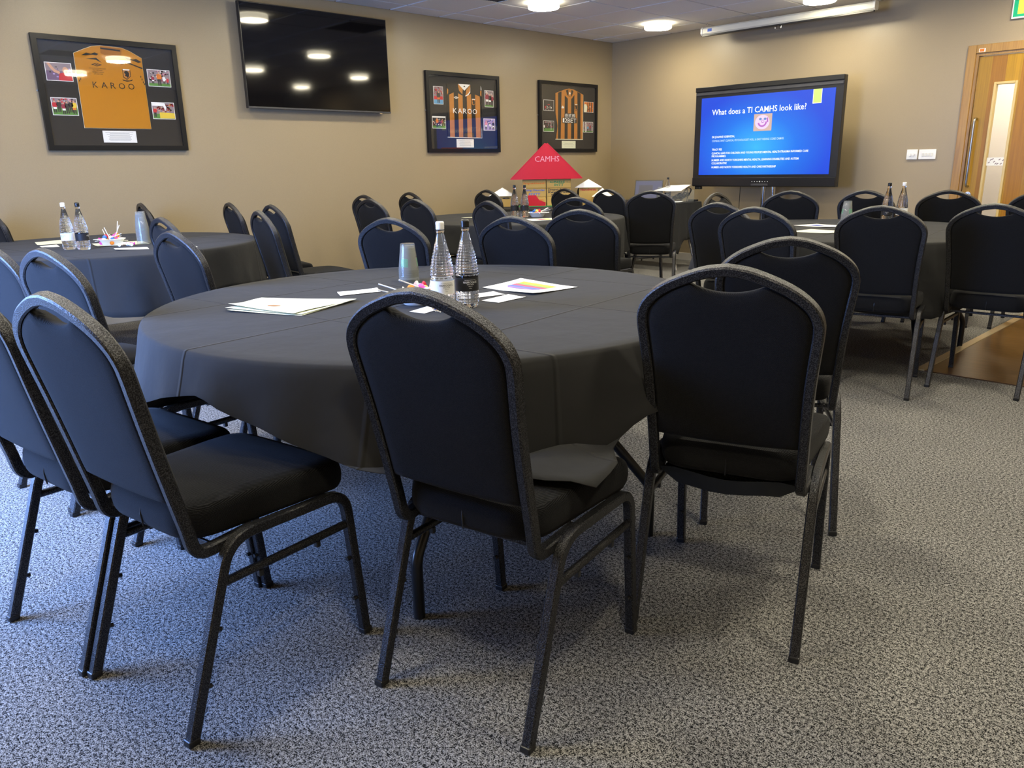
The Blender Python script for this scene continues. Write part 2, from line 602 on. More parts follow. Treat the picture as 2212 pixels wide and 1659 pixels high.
# suspended ceiling: tiles on a 0.6 m grid
ceil_o = struct(MB().box(XW, XE, YS, YN, CH + 0.02, CH + 0.1, 'ceiling_grid').build('ceiling'))
GX, GY, TS = -6.2954, 7.8163, 0.6
xs = [GX + TS * i for i in range(-1, 15)]
ys = [GY + TS * i for i in range(-16, 2)]
xs = [max(x, XW) for x in xs if x < XE] + [XE]
ys = [max(y, YS) for y in ys if y < YN and y > YS - TS] + [YN]
tile_cache = {}
LIGHTS = [(-5.3954 + 1.8 * i, 7.5163 - 1.8 * j) for i in range(4) for j in range(5)]
VENTS = [(-5.3954, 5.1163), (-1.7954, 3.3163)]
for i in range(len(xs) - 1):
    for j in range(len(ys) - 1):
        w, d = xs[i + 1] - xs[i], ys[j + 1] - ys[j]
        if w < 0.03 or d < 0.03:
            continue
        cx, cy = (xs[i] + xs[i + 1]) / 2, (ys[j] + ys[j + 1]) / 2
        if any(abs(cx - a) < 0.1 and abs(cy - c) < 0.1 for a, c in VENTS):
            continue
        key = (round(w, 3), round(d, 3))
        if key not in tile_cache:
            g = 0.010
            tile_cache[key] = MB().box(-w / 2 + g, w / 2 - g, -d / 2 + g, d / 2 - g, 0, 0.022, 'ceiling_tile', 0.004).mesh('tile')
        place('tile', tile_cache[key], ceil_o, (cx, cy, CH + rng.uniform(0, 0.003)))
for vx, vy in VENTS:
    t = thing('ceiling_vent', 'grey egg-crate ceiling vent beside the round light', 'vent', (vx, vy, CH), 0, 'egg-crate vents in the ceiling')
    q = MB()
    for s in (-1, 1):
        q.box(-0.295, 0.295, s * 0.28 - 0.015, s * 0.28 + 0.015, -0.004, 0.02, 'white_plastic')
        q.box(s * 0.28 - 0.015, s * 0.28 + 0.015, -0.265, 0.265, -0.004, 0.02, 'white_plastic')
    q.build('frame', t)
    q = MB()
    for k in range(-12, 13):
        q.box(k * 0.021 - 0.002, k * 0.021 + 0.002, -0.265, 0.265, 0, 0.018, 'grey_plastic')
        q.box(-0.265, 0.265, k * 0.021 - 0.002, k * 0.021 + 0.002, 0, 0.018, 'grey_plastic')
    g = q.build('grille', t)
    g['kind'] = 'stuff'
me_ring = MB().lathe([(0.140, 0.0), (0.146, -0.006), (0.146, -0.046), (0.139, -0.053), (0.137, 0.0)], 36, 'lamp_side').mesh('rim', True)
me_dif = MB().lathe([(0.134, -0.040), (0.1365, -0.050), (0.130, -0.054), (0.09, -0.058), (0.0005, -0.060)], 36, 'lamp_diffuser').mesh('diffuser', True)
for lx, ly in LIGHTS:
    t = thing('ceiling_light', 'round white surface-mounted ceiling light, lit', 'light', (lx, ly, CH), 0, 'round lights across the ceiling')
    place('rim', me_ring, t)
    place('diffuser', me_dif, t)

# window in the back wall behind the viewpoint
wf = struct(MB().box(WIN[0], WIN[1], YS - 0.1, YS - 0.02, WIN[2], WIN[2] + 0.05, 'white_gloss').build('window_1'))
q = MB()
for a in (WIN[0], (WIN[0] + WIN[1]) / 2 - 0.025, WIN[1] - 0.05):
    q.box(a, a + 0.05, YS - 0.1, YS - 0.02, WIN[2] + 0.05, WIN[3] - 0.05, 'white_gloss')
q.box(WIN[0], WIN[1], YS - 0.1, YS - 0.02, WIN[3] - 0.05, WIN[3], 'white_gloss')
q.build('window_frame', wf)
MB().box(WIN[0] + 0.05, WIN[1] - 0.05, YS - 0.065, YS - 0.059, WIN[2] + 0.05, WIN[3] - 0.05, 'picture_pane').build('pane', wf)

# ------------------------------------------------------------------ door in the front wall and the lit passage behind it
q = MB()
a, b2, _, dt = DOOR
q.box(a - 0.07, a, YN - 0.018, YN, 0, dt + 0.07, 'beech', 0.003)
q.box(b2, b2 + 0.07, YN - 0.018, YN, 0, dt + 0.07, 'beech', 0.003)
q.box(a, b2, YN - 0.018, YN, dt, dt + 0.07, 'beech', 0.003)
door = struct(q.build('door_1'))
q = MB()
q.box(a, a + 0.022, YN - 0.004, YN + 0.12, 0, dt, 'beech')
q.box(b2 - 0.022, b2, YN - 0.004, YN + 0.12, 0, dt, 'beech')
q.box(a + 0.022, b2 - 0.022, YN - 0.004, YN + 0.12, dt - 0.022, dt, 'beech')
q.build('door_lining', door)
GLX0, GLX1, GLZ0, GLZ1 = -2.255, -2.068, 0.30, 1.793
L0, L1, LT = a + 0.028, b2 - 0.026, dt - 0.03
edges = [L0, -2.292, -2.175, -2.055, -1.93, -1.80, -1.66, L1]
pl = 0
for i in range(len(edges) - 1):
    q = MB()
    e0, e1 = edges[i], edges[i + 1]
    segs = [(e0, e1, 0.008, LT)]
    if e1 > GLX0 and e0 < GLX1:
        segs = [(e0, e1, 0.008, GLZ0), (e0, e1, GLZ1, LT)]
        if e0 < GLX0:
            segs.append((e0, GLX0, GLZ0, GLZ1))
        if e1 > GLX1:
            segs.append((GLX1, e1, GLZ0, GLZ1))
    for s in segs:
        q.box(s[0], s[1], YN + 0.012, YN + 0.056, s[2], s[3], 'veneer_%d' % (i % 6))
    q.build('veneer_panel', door)
q = MB()
bw = 0.022
for bx in ((GLX0, GLX0 + bw, GLZ0, GLZ1), (GLX1 - bw, GLX1, GLZ0, GLZ1), (GLX0 + bw, GLX1 - bw, GLZ1 - bw, GLZ1), (GLX0 + bw, GLX1 - bw, GLZ0, GLZ0 + bw)):
    q.box(bx[0], bx[1], YN + 0.002, YN + 0.062, bx[2], bx[3], 'beech_bead', 0.004)
q.build('glazing_bead', door)
gp = MB().box(GLX0 + bw, GLX1 - bw, YN + 0.03, YN + 0.036, GLZ0 + bw, GLZ1 - bw, 'picture_pane').build('pane', door)
q = MB()
q.box(GLX0 + bw, GLX1 - bw, YN + 0.0285, YN + 0.0298, 1.075, 1.146, 'white')
for k in range(9):
    u = GLX0 + bw + 0.01 + k * 0.014
    z = 1.085 + rng.random() * 0.045
    q.prism([(u, z), (u + 0.012, z + 0.012), (u + 0.020, z + 0.008), (u + 0.006, z - 0.004)], lambda x, zz, d: (x, YN + 0.0285 - d, zz), 0, 0.0006, 'crowd_grey')
q.build('frosted_band', gp)
q = MB()
q.tube(fillet([(-2.357, YN + 0.012, 1.489), (-2.357, YN - 0.05, 1.489), (-2.357, YN - 0.05, 0.895), (-2.357, YN + 0.012, 0.895)], (0.03, 0.03)), 0.0105, 'steel', 10)
q.build('pull_handle', door, True)
q = MB()
q.lathe([(0.026, 0), (0.026, 0.01), (0.012, 0.012), (0.012, 0.028), (0.02, 0.03), (0.02, 0.04), (0.001, 0.041)], 20, 'steel')
lk = q.build('lock', door, True, (-2.347, YN + 0.012, 0.818))
lk.rotation_euler = (PI / 2, 0, 0)
q = MB()
q.box(-2.404, -2.352, YN - 0.0195, YN - 0.0185, 2.052, 2.082, 'white')
q.box(-2.399, -2.362, YN - 0.0200, YN - 0.0194, 2.056, 2.079, 'orange_ink')
q.build('sticker', door)
# passage
struct(MB().box(-3.6, 0.4, 9.9, 10.0, 0, 2.6, 'corridor').build('wall_passage'))
struct(MB().box(-3.6, 0.4, YN + 0.125, 9.9, 2.5, 2.55, 'corridor').build('ceiling_passage'))
struct(MB().box(-3.65, -3.6, YN + 0.125, 10.0, 0, 2.6, 'corridor').build('wall_passage_left'))
struct(MB().box(0.4, 0.45, YN + 0.125, 10.0, 0, 2.6, 'corridor').build('wall_passage_right'))
t = thing('passage_light', 'bright lamp on the ceiling of the passage behind the door', 'light', (-2.4, 9.2, 2.5))
place('rim', me_ring, t)
place('diffuser', me_dif, t)
t = thing('passage_light', 'bright lamp on the ceiling of the passage behind the door', 'light', (-1.6, 9.3, 2.5))
t['group'] = 'lamps in the passage'
bpy.data.objects['passage_light']['group'] = 'lamps in the passage'
place('rim', me_ring, t)
place('diffuser', me_dif, t)

# ------------------------------------------------------------------ wall fittings
t = thing('exit_sign', 'green and yellow emergency exit sign above the door', 'sign', (-2.185, YN, 2.293))
MB().box(0, 0.36, -0.03, 0, 0, 0.19, 'white_gloss', 0.004).build('case', t)
MB().box(0.012, 0.348, -0.032, -0.030, 0.014, 0.176, 'sign_glow_green').build('panel', t)
q = MB()
q.box(0.045, 0.20, -0.0335, -0.032, 0.034, 0.158, 'sign_glow_yellow')
q.build('pictogram', t)

t = thing('dimmer_switch', 'square white wall plate with two dimmer knobs', 'switch', (-2.922, YN, 1.142))
MB().box(0, 0.098, -0.014, 0, 0, 0.093, 'white_gloss', 0.003).build('plate', t)
for k in (0.036, 0.068):
    q = MB()
    q.box(-0.008, 0.008, -0.014, 0, -0.014, 0.014, 'white_gloss', 0.004)
    o = q.build('knob', t, False, (k, -0.014, 0.044))
    o.rotation_euler = (0, 0.5 if k > 0.05 else 0, 0)
t = thing('switch_plate', 'wide white wall plate with a row of four rockers', 'switch', (-2.812, YN, 1.142))
MB().box(0, 0.153, -0.012, 0, 0, 0.091, 'white_gloss', 0.003).build('plate', t)
for k in range(4):
    q = MB()
    q.box(0.030 + k * 0.026, 0.048 + k * 0.026, -0.017, -0.011, 0.028, 0.060, 'white_plastic', 0.002)
    q.build('rocker', t)

# wall-mounted television
t = thing('television', 'large black flat television, switched off, on the long wall', 'television', (XW, 3.24, 1.665))
MB().box(0.055, 0.098, 0, 1.462, 0, 0.832, 'black_satin', 0.004).build('housing', t)
MB().box(0.0985, 0.1005, 0.008, 1.454, 0.016, 0.824, 'tv_glass').build('screen', t)
MB().box(0.094, 0.103, 0.001, 1.461, 0.0, 0.013, 'grey_plastic', 0.002).build('lower_trim', t)
MB().box(0.003, 0.055, 0.40, 1.06, 0.22, 0.62, 'grey_plastic').build('wall_bracket', t)
MB().box(0.02, 0.056, 0.10, 1.36, 0.03, 0.40, 'black_plastic', 0.01).build('rear_cover', t)
MB().box(0.092, 0.101, 1.33, 1.36, -0.008, 0.0, 'chrome').build('sensor', t)

# rolled-up projection screen hung below the ceiling
t = thing('projection_screen', 'long cream projection screen case hung below the ceiling', 'projection screen', (-5.09, 7.92, 2.47))
prof = [(-0.04, 0.03), (-0.04, 0.075), (-0.025, 0.09), (0.03, 0.09), (0.04, 0.075), (0.04, 0.03), (0.025, 0.015), (-0.025, 0.015)]
q = MB()
q.loft([[(x, y, z) for y, z in prof] for x in (0.02, 1.835)], 'screen_case')
q.build('case', t)
for x0, x1 in ((0.0, 0.02), (1.835, 1.855)):
    q = MB()
    q.loft([[(x, y * 1.1, 0.012 + (z - 0.012) * 1.05) for y, z in prof] for x in (x0, x1)], 'white_plastic')
    q.build('end_cap', t)
MB().box(0.015, 1.845, -0.03, 0.0, 0.0, 0.016, 'black_plastic', 0.003).build('weight_bar', t)
q = MB()
q.tube([(0.885, -0.015, 0.0), (0.86, -0.015, -0.008), (0.86, -0.015, -0.028), (0.925, -0.015, -0.028), (0.925, -0.015, -0.008), (0.90, -0.015, 0.0)], 0.003, 'chrome', 6)
q.build('pull_handle', t)
for x in (0.05, 1.80):
    q = MB()
    q.tube(fillet([(x, 0, 0.085), (x, 0, 0.11), (x + 0.012, 0, 0.12), (x, 0, CH - 2.47)], (0.005, 0.005)), 0.004, 'chrome', 6)
    q.build('hook', t)
MB().box(0.085, 0.135, -0.0425, -0.0395, 0.042, 0.072, 'rain_blue').build('sticker', t)

# ------------------------------------------------------------------ framed football shirts
A1 = dict(
    jersey=[(0.269, 0.679), (0.333, 0.709), (0.399, 0.736), (0.461, 0.745), (0.608, 0.741), (0.665, 0.721), (0.745, 0.678), (0.747, 0.162), (0.265, 0.162)],
    collar=[(0.458, 0.74), (0.454, 0.697), (0.462, 0.657), (0.487, 0.63), (0.516, 0.623), (0.55, 0.631), (0.583, 0.657), (0.601, 0.694), (0.61, 0.736)],
    collar_in=[(0.453, 0.694), (0.489, 0.677), (0.522, 0.665), (0.559, 0.673), (0.599, 0.691), (0.582, 0.657), (0.55, 0.633), (0.516, 0.625), (0.488, 0.633), (0.464, 0.657)],
    band=[(0.456, 0.733), (0.597, 0.726), (0.596, 0.714), (0.457, 0.722)],
    ml=[(0.318, 0.669), (0.355, 0.689), (0.386, 0.683), (0.413, 0.695), (0.439, 0.686), (0.424, 0.675), (0.385, 0.677), (0.349, 0.669)],
    wl=[(0.346, 0.647), (0.419, 0.658), (0.452, 0.626), (0.414, 0.644)],
    mr=[(0.616, 0.676), (0.649, 0.674), (0.678, 0.664), (0.704, 0.671), (0.741, 0.651), (0.718, 0.643), (0.677, 0.658), (0.641, 0.659)],
    wr=[(0.584, 0.62), (0.614, 0.65), (0.745, 0.609), (0.742, 0.599), (0.649, 0.631), (0.616, 0.635)],
    crest=[(0.592, 0.59), (0.649, 0.587), (0.649, 0.543), (0.617, 0.517), (0.591, 0.534)])
A2 = dict(
    jersey=[(0.282, 0.682), (0.432, 0.709), (0.609, 0.715), (0.765, 0.675), (0.75, 0.151), (0.272, 0.155)],
    s1=[(0.308, 0.574), (0.37, 0.599), (0.365, 0.154), (0.302, 0.155)], s2=[(0.43, 0.593), (0.492, 0.572), (0.482, 0.153), (0.423, 0.153)],
    s3=[(0.551, 0.575), (0.61, 0.593), (0.61, 0.152), (0.543, 0.153)], s4=[(0.669, 0.591), (0.735, 0.574), (0.735, 0.153), (0.667, 0.152)],
    v=[(0.437, 0.685), (0.602, 0.686), (0.519, 0.623)], cl=[(0.431, 0.679), (0.443, 0.686), (0.498, 0.639), (0.49, 0.584), (0.446, 0.62)],
    cr=[(0.605, 0.684), (0.598, 0.623), (0.567, 0.591), (0.531, 0.571), (0.546, 0.633)],
    spl=[(0.281, 0.637), (0.298, 0.625), (0.296, 0.591), (0.278, 0.571)], spr=[(0.744, 0.634), (0.763, 0.632), (0.759, 0.575), (0.742, 0.585)],
    crest=[(0.614, 0.544), (0.677, 0.547), (0.672, 0.489), (0.643, 0.477), (0.616, 0.487)])
A3 = dict(
    jersey=[(0.29, 0.664), (0.472, 0.716), (0.529, 0.725), (0.611, 0.719), (0.787, 0.668), (0.783, 0.473), (0.779, 0.15), (0.3, 0.149), (0.326, 0.3), (0.292, 0.445)],
    k1=[(0.335, 0.67), (0.394, 0.687), (0.378, 0.15), (0.33, 0.149)], k2=[(0.451, 0.644), (0.506, 0.611), (0.502, 0.151), (0.447, 0.15)],
    k3=[(0.567, 0.614), (0.625, 0.656), (0.621, 0.152), (0.566, 0.151)], k4=[(0.68, 0.695), (0.737, 0.677), (0.739, 0.151), (0.683, 0.153)],
    col=[(0.456, 0.7), (0.472, 0.637), (0.51, 0.611), (0.539, 0.607), (0.58, 0.617), (0.612, 0.652), (0.627, 0.708), (0.605, 0.719), (0.529, 0.724), (0.476, 0.715)],
    open=[(0.472, 0.701), (0.491, 0.654), (0.523, 0.633), (0.542, 0.633), (0.57, 0.64), (0.592, 0.667), (0.605, 0.703), (0.58, 0.71), (0.529, 0.713), (0.491, 0.709)],
    tab=[(0.514, 0.71), (0.567, 0.711), (0.557, 0.637), (0.516, 0.637)],
    crest=[(0.625, 0.548), (0.683, 0.552), (0.684, 0.502), (0.655, 0.473), (0.628, 0.5)])
DM = 0.012          # depth of the mount board in a frame


def WL(u, v, d):
    return (d, u, v)


def ell(cu, cv, a, b3, n=12, t0=0.0):
    return [(cu + a * math.cos(t0 + 2 * PI * i / n), cv + b3 * math.sin(t0 + 2 * PI * i / n)) for i in range(n)]


def photo(parent, u0, v0, u1, v1, bands, figs=(), crowd=None, polys=()):
    """small printed photograph with a white border"""
    q = MB()
    q.prism([(u0, v0), (u1, v0), (u1, v1), (u0, v1)], WL, DM, DM + 0.002, 'white')
    bo = 0.004
    a, b3, c, d = u0 + bo, v0 + bo, u1 - bo, v1 - bo
    U = lambda s: a + (c - a) * s
    V = lambda s: b3 + (d - b3) * s
    for w0, w1, mt in bands:
        q.prism([(U(0), V(w0)), (U(1), V(w0)), (U(1), V(w1)), (U(0), V(w1))], WL, DM + 0.002, DM + 0.0024, mt)
    if crowd:
        w0, w1, n, cols = crowd
        for k in range(n):
            s, w = rng.random() * 0.94, w0 + rng.random() * (w1 - w0 - 0.06)
            e, g = 0.04 + rng.random() * 0.05, 0.05 + rng.random() * 0.06
            q.prism([(U(s), V(w)), (U(min(s + e, 1)), V(w)), (U(min(s + e, 1)), V(min(w + g, 1))), (U(s), V(min(w + g, 1)))], WL, DM + 0.0024, DM + 0.0027, rng.choice(cols))
    for s, w, h, shirt, shorts in figs:     # a standing figure: centre, foot level, height (fractions)
        k = h
        asp = (d - b3) / (c - a)
        wd = 0.16 * k * asp
        P = lambda x, y: (U(s + x * wd), V(w + y * k))
        q.prism([P(-0.8, 0), P(-0.2, 0), P(0, 0.42), P(0.2, 0), P(0.8, 0), P(0.75, 0.45), P(-0.75, 0.45)], WL, DM + 0.0027, DM + 0.0029, 'dark')
        q.prism([P(-0.8, 0.30), P(0.8, 0.30), P(0.85, 0.48), P(-0.85, 0.48)], WL, DM + 0.0029, DM + 0.0031, shorts)
        q.prism([P(-0.9, 0.46), P(0.9, 0.46), P(1.3, 0.60), P(1.0, 0.84), P(-1.0, 0.84), P(-1.3, 0.60)], WL, DM + 0.0029, DM + 0.0032, shirt)
        q.prism([P(0.45 * math.cos(i * PI / 4), 0.92 + 0.085 * math.sin(i * PI / 4)) for i in range(8)], WL, DM + 0.0029, DM + 0.0032, 'skin')
    for pg, mt in polys:
        q.prism([(U(x), V(y)) for x, y in pg], WL, DM + 0.0032, DM + 0.0036, mt)
    return q.build('photograph', parent)


def crest_badge(parent, poly, d):
    cx = sum(p[0] for p in poly) / len(poly)
    cy = sum(p[1] for p in poly) / len(poly)
    q = MB()
    q.prism(poly, WL, d, d + 0.0008, 'jersey_black')
    q.prism([(cx + (x - cx) * 0.84, cy + (y - cy) * 0.84) for x, y in poly], WL, d + 0.0008, d + 0.0012, 'jersey_amber')
    q.prism([(cx - 0.018, cy + 0.012), (cx - 0.012, cy + 0.024), (cx + 0.006, cy + 0.026), (cx + 0.018, cy + 0.012), (cx + 0.016, cy - 0.010), (cx + 0.004, cy - 0.024), (cx - 0.004, cy - 0.014),
             (cx - 0.016, cy - 0.010), (cx - 0.008, cy)], WL, d + 0.0012, d + 0.0016, 'jersey_black')
    q.prism([(cx - 0.024, cy + 0.030), (cx + 0.024, cy + 0.030), (cx + 0.024, cy + 0.037), (cx - 0.024, cy + 0.037)], WL, d + 0.0012, d + 0.0016, 'white')
    return q.build('crest', parent)


def frame_base(y0, z0, label, w=1.015, h=0.792):
    t = thing('framed_shirt', label, 'picture', (XW, y0, z0), 0, 'framed football shirts')
    bw = 0.036
    for poly, nm in (([(0, 0), (w, 0), (w - bw, bw), (bw, bw)], 'frame_rail'), ([(0, h), (bw, h - bw), (w - bw, h - bw), (w, h)], 'frame_rail'),
                     ([(0, 0), (bw, bw), (bw, h - bw), (0, h)], 'frame_stile'), ([(w, 0), (w, h), (w - bw, h - bw), (w - bw, bw)], 'frame_stile')):
        MB().prism(poly, WL, 0.002, 0.034, 'frame_black').build(nm, t)
    MB().box(0.003, DM, bw * 0.8, w - bw * 0.8, bw * 0.8, h - bw * 0.8, 'mat_black').build('mount_board', t)
    MB().box(0.0255, 0.0275, bw * 0.9, w - bw * 0.9, bw * 0.9, h - bw * 0.9, 'picture_pane').build('pane', t)
    for s in (-0.006, w + 0.006):
        q = MB()
        q.lathe([(0.006, 0), (0.006, 0.006), (0.001, 0.008)], 10, 'steel')
        o = q.build('fixing_screw', t, False, (0.004, s, h * 0.52))
        o.rotation_euler = (0, PI / 2, 0)
    return t


def plaque(t, u0, v0, u1, v1, rows, tint='white'):
    q = MB()
    q.prism([(u0, v0), (u1, v0), (u1, v1), (u0, v1)], WL, DM, DM + 0.0015, tint)
    p = q.build('caption_card', t)
    q = MB()
    for k in range(rows):
        z = v1 - 0.012 - k * (v1 - v0 - 0.02) / rows
        ins = 0.02 + 0.03 * abs(math.sin(k * 1.7))
        q.prism([(u0 + ins, z - 0.0012), (u1 - ins, z - 0.0012), (u1 - ins, z + 0.0012), (u0 + ins, z + 0.0012)], WL, DM + 0.0015, DM + 0.0018, 'grey_ink')
    q.build('small_print', p)


# 1: amber shirt
t = frame_base(1.70, 1.324, 'black frame with plain amber football shirt reading KAROO in black')
q = MB()
q.prism(A1['jersey'], WL, DM, DM + 0.005, 'jersey_orange')
je = q.build('shirt', t)
q = MB()
cx, cy = 0.505, 0.44
rim = [(cx + (x - cx) * 1.008, cy + (y - cy) * 1.006) for x, y in A1['jersey']]
q.prism(rim, WL, DM, DM + 0.002, 'cream')
q.build('shirt_edging', t)
d = DM + 0.005
q = MB()
q.prism(A1['collar'], WL, d, d + 0.0005, 'jersey_dark_orange')
q.prism(A1['collar_in'], WL, d + 0.0005, d + 0.001, 'jersey_orange')
q.prism(A1['band'], WL, d + 0.0005, d + 0.001, 'jersey_black')
q.build('collar', je)
q = MB()
for k in ('ml', 'wl', 'mr', 'wr'):
    q.prism(A1[k], WL, d, d + 0.0006, 'jersey_black')
for u, v in ((0.300, 0.545), (0.297, 0.525), (0.290, 0.505), (0.280, 0.492), (0.722, 0.545), (0.728, 0.525), (0.735, 0.505), (0.743, 0.492)):
    q.prism([(u - 0.004, v - 0.006), (u + 0.002, v - 0.007), (u + 0.004, v + 0.006), (u - 0.002, v + 0.007)], WL, d, d + 0.0006, 'jersey_black')
q.build('shoulder_trim', je)
q = MB()
q.prism([(0.375, 0.61), (0.414, 0.599), (0.454, 0.61), (0.414, 0.622)], WL, d, d + 0.0006, 'jersey_black')
q.prism([(0.390, 0.61), (0.414, 0.603), (0.439, 0.61), (0.414, 0.618)], WL, d + 0.0006, d + 0.0009, 'jersey_orange')
q.prism([(0.400, 0.61), (0.414, 0.606), (0.428, 0.61), (0.414, 0.614)], WL, d + 0.0009, d + 0.0012, 'jersey_black')
q.build('maker_logo', je)
for s, v, w in (('COCA-COLA CHAMPIONSHIP', 0.580, 0.115), ('PLAY-OFF FINAL', 0.568, 0.068), ('WEMBLEY STADIUM', 0.554, 0.080), ('24TH MAY 2008', 0.541, 0.062)):
    lettering(s, je, 'jersey_black', (d + 0.0007, 0.417 - w / 2, v), (0, 1, 0), (0, 0, 1), w, 0.008)
crest_badge(je, A1['crest'], d)
q = MB()
q.prism([(0.582, 0.520), (0.600, 0.512), (0.616, 0.512), (0.636, 0.512), (0.660, 0.522), (0.652, 0.510), (0.616, 0.503), (0.590, 0.508)], WL, d, d + 0.0006, 'jersey_black')
q.build('ribbon', je)
x = 0.366
for ch, w in zip('KAROO', (0.036, 0.044, 0.036, 0.046, 0.046)):
    lettering(ch, je, 'jersey_black', (d + 0.0007, x, 0.448), (0, 1, 0), (0, 0, 1), w, 0.042)
    x += w + 0.0225
photo(t, 0.064, 0.482, 0.240, 0.607, [(0, 0.55, 'purple'), (0.55, 1, 'crowd_grey')], crowd=(0.0, 1, 14, ['purple', 'lilac', 'crowd_grey', 'dark']),
      polys=[([(0.45, 0), (0.5, 0.38), (0.62, 0.45), (0.85, 0.42), (1.0, 0.2), (1.0, 0.0)], 'red'), ([(0.06, 0.97), (0.16, 1.0), (0.24, 0.85), (0.36, 0.62), (0.55, 0.5), (0.50, 0.36), (0.30, 0.48), (0.18, 0.68)], 'skin'),
             (ell(0.76, 0.60, 0.12, 0.20), 'skin'), (ell(0.79, 0.52, 0.035, 0.06), 'maroon')])
photo(t, 0.774, 0.479, 0.948, 0.604, [(0, 0.18, 'grass'), (0.18, 1, 'crowd_grey')], figs=[(0.5, 0.05, 0.85, 'orange_ink', 'dark'), (0.2, 0.15, 0.5, 'maroon', 'white'), (0.72, 0.18, 0.5, 'white', 'white'), (0.88, 0.12, 0.45, 'red', 'red')],
      crowd=(0.25, 1, 60, ['maroon', 'white', 'dark', 'pink', 'crowd_grey']))
photo(t, 0.067, 0.246, 0.240, 0.369, [(0, 0.45, 'grass'), (0.45, 1, 'crowd_grey')], figs=[(0.1, 0.12, 0.72, 'red', 'white'), (0.27, 0.15, 0.72, 'dark', 'dark'), (0.45, 0.05, 0.7, 'maroon', 'white'), (0.6, 0.08, 0.72, 'dark', 'dark'),
      (0.75, 0.15, 0.72, 'dark', 'dark'), (0.88, 0.08, 0.78, 'yellow', 'orange_ink')], crowd=(0.6, 1, 30, ['white', 'pink', 'dark', 'red']))
photo(t, 0.775, 0.238, 0.950, 0.364, [(0, 0.3, 'grass'), (0.3, 1, 'crowd_grey')], figs=[(0.1, 0.1, 0.6, 'red', 'dark')], crowd=(0.35, 1, 60, ['red', 'orange_ink', 'maroon', 'dark', 'skin']),
      polys=[([(0.3, 0.02), (1, 0.02), (1, 0.36), (0.3, 0.40)], 'yellow'), ([(0.0, 0.8), (0.5, 0.8), (0.58, 0.5), (0.64, 0.7), (0.58, 0.98), (0, 1)], 'white')])
plaque(t, 0.385, 0.058, 0.628, 0.144, 9)

# 2: black shoulders and stripes
t = frame_base(5.205, 1.305, 'black frame with striped football shirt, white collar and KAROO in white')
q = MB()
q.prism(A2['jersey'], WL, DM, DM + 0.005, 'jersey_black')
je = q.build('shirt', t)
q = MB()
q.prism([(0.268, 0.150), (0.754, 0.146), (0.7515, 0.680), (0.760, 0.668), (0.765, 0.64), (0.752, 0.64), (0.749, 0.1515), (0.268, 0.1555)], WL, DM, DM + 0.0055, 'white')
q.build('shirt_edging', t)
q = MB()
for k in ('s1', 's2', 's3', 's4', 'cl', 'cr', 'spl', 'spr'):
    q.prism(A2[k], WL, d, d + 0.0006, 'jersey_amber')
q.build('stripe_panel', je)
q = MB()
q.prism(A2['v'], WL, d, d + 0.0008, 'white')
q.prism([(0.598, 0.623), (0.606, 0.66), (0.600, 0.610), (0.572, 0.580), (0.531, 0.566), (0.531, 0.574), (0.566, 0.590)], WL, d + 0.0006, d + 0.001, 'white')
q.prism(ell(0.520, 0.665, 0.012, 0.006), WL, d + 0.0008, d + 0.001, 'ink')
q.build('collar', je)
q = MB()
q.prism([(0.366, 0.550), (0.401, 0.537), (0.438, 0.550), (0.401, 0.563)], WL, d + 0.0006, d + 0.001, 'white')
q.prism([(0.380, 0.550), (0.401, 0.542), (0.424, 0.550), (0.401, 0.558)], WL, d + 0.001, d + 0.0013, 'jersey_black')
q.prism([(0.390, 0.550), (0.401, 0.546), (0.414, 0.550), (0.401, 0.554)], WL, d + 0.0013, d + 0.0016, 'white')
q.build('maker_logo', je)
crest_badge(je, A2['crest'], d + 0.0006)
x = 0.352
for ch, w in zip('KAROO', (0.054, 0.062, 0.052, 0.062, 0.062)):
    lettering(ch, je, 'white', (d + 0.0018, x, 0.394), (0, 1, 0), (0, 0, 1), w, 0.050)
    x += w + 0.011
photo(t, 0.103, 0.475, 0.230, 0.648, [(0, 0.25, 'sky'), (0.25, 0.45, 'red'), (0.45, 1, 'crowd_grey')], figs=[(0.5, 0.05, 0.7, 'dark', 'orange_ink')], crowd=(0.48, 1, 45, ['dark', 'maroon', 'skin', 'red']))
photo(t, 0.810, 0.471, 0.939, 0.642, [(0, 0.12, 'grass'), (0.12, 1, 'crowd_grey')], figs=[(0.25, 0.08, 0.82, 'maroon', 'white'), (0.6, 0.1, 0.7, 'dark', 'white'), (0.85, 0.08, 0.68, 'maroon', 'dark')], crowd=(0.5, 1, 30, ['dark', 'white', 'crowd_grey']))
photo(t, 0.072, 0.238, 0.250, 0.358, [(0, 0.2, 'grass'), (0.2, 0.9, 'dark'), (0.9, 1, 'white')], figs=[(0.35, 0.08, 0.8, 'orange_ink', 'dark'), (0.75, 0.1, 0.7, 'maroon', 'dark')], crowd=(0.2, 0.8, 40, ['dark', 'white', 'maroon', 'skin']))
photo(t, 0.784, 0.229, 0.955, 0.353, [(0, 1, 'lilac')], figs=[(0.2, 0.05, 0.85, 'pink', 'white'), (0.55, 0.05, 0.6, 'white', 'blue_ink'), (0.85, 0.05, 0.75, 'dark', 'white')], crowd=(0.1, 1, 45, ['blue_ink', 'white', 'lilac', 'dark', 'skin']))
plaque(t, 0.390, 0.050, 0.634, 0.135, 8)

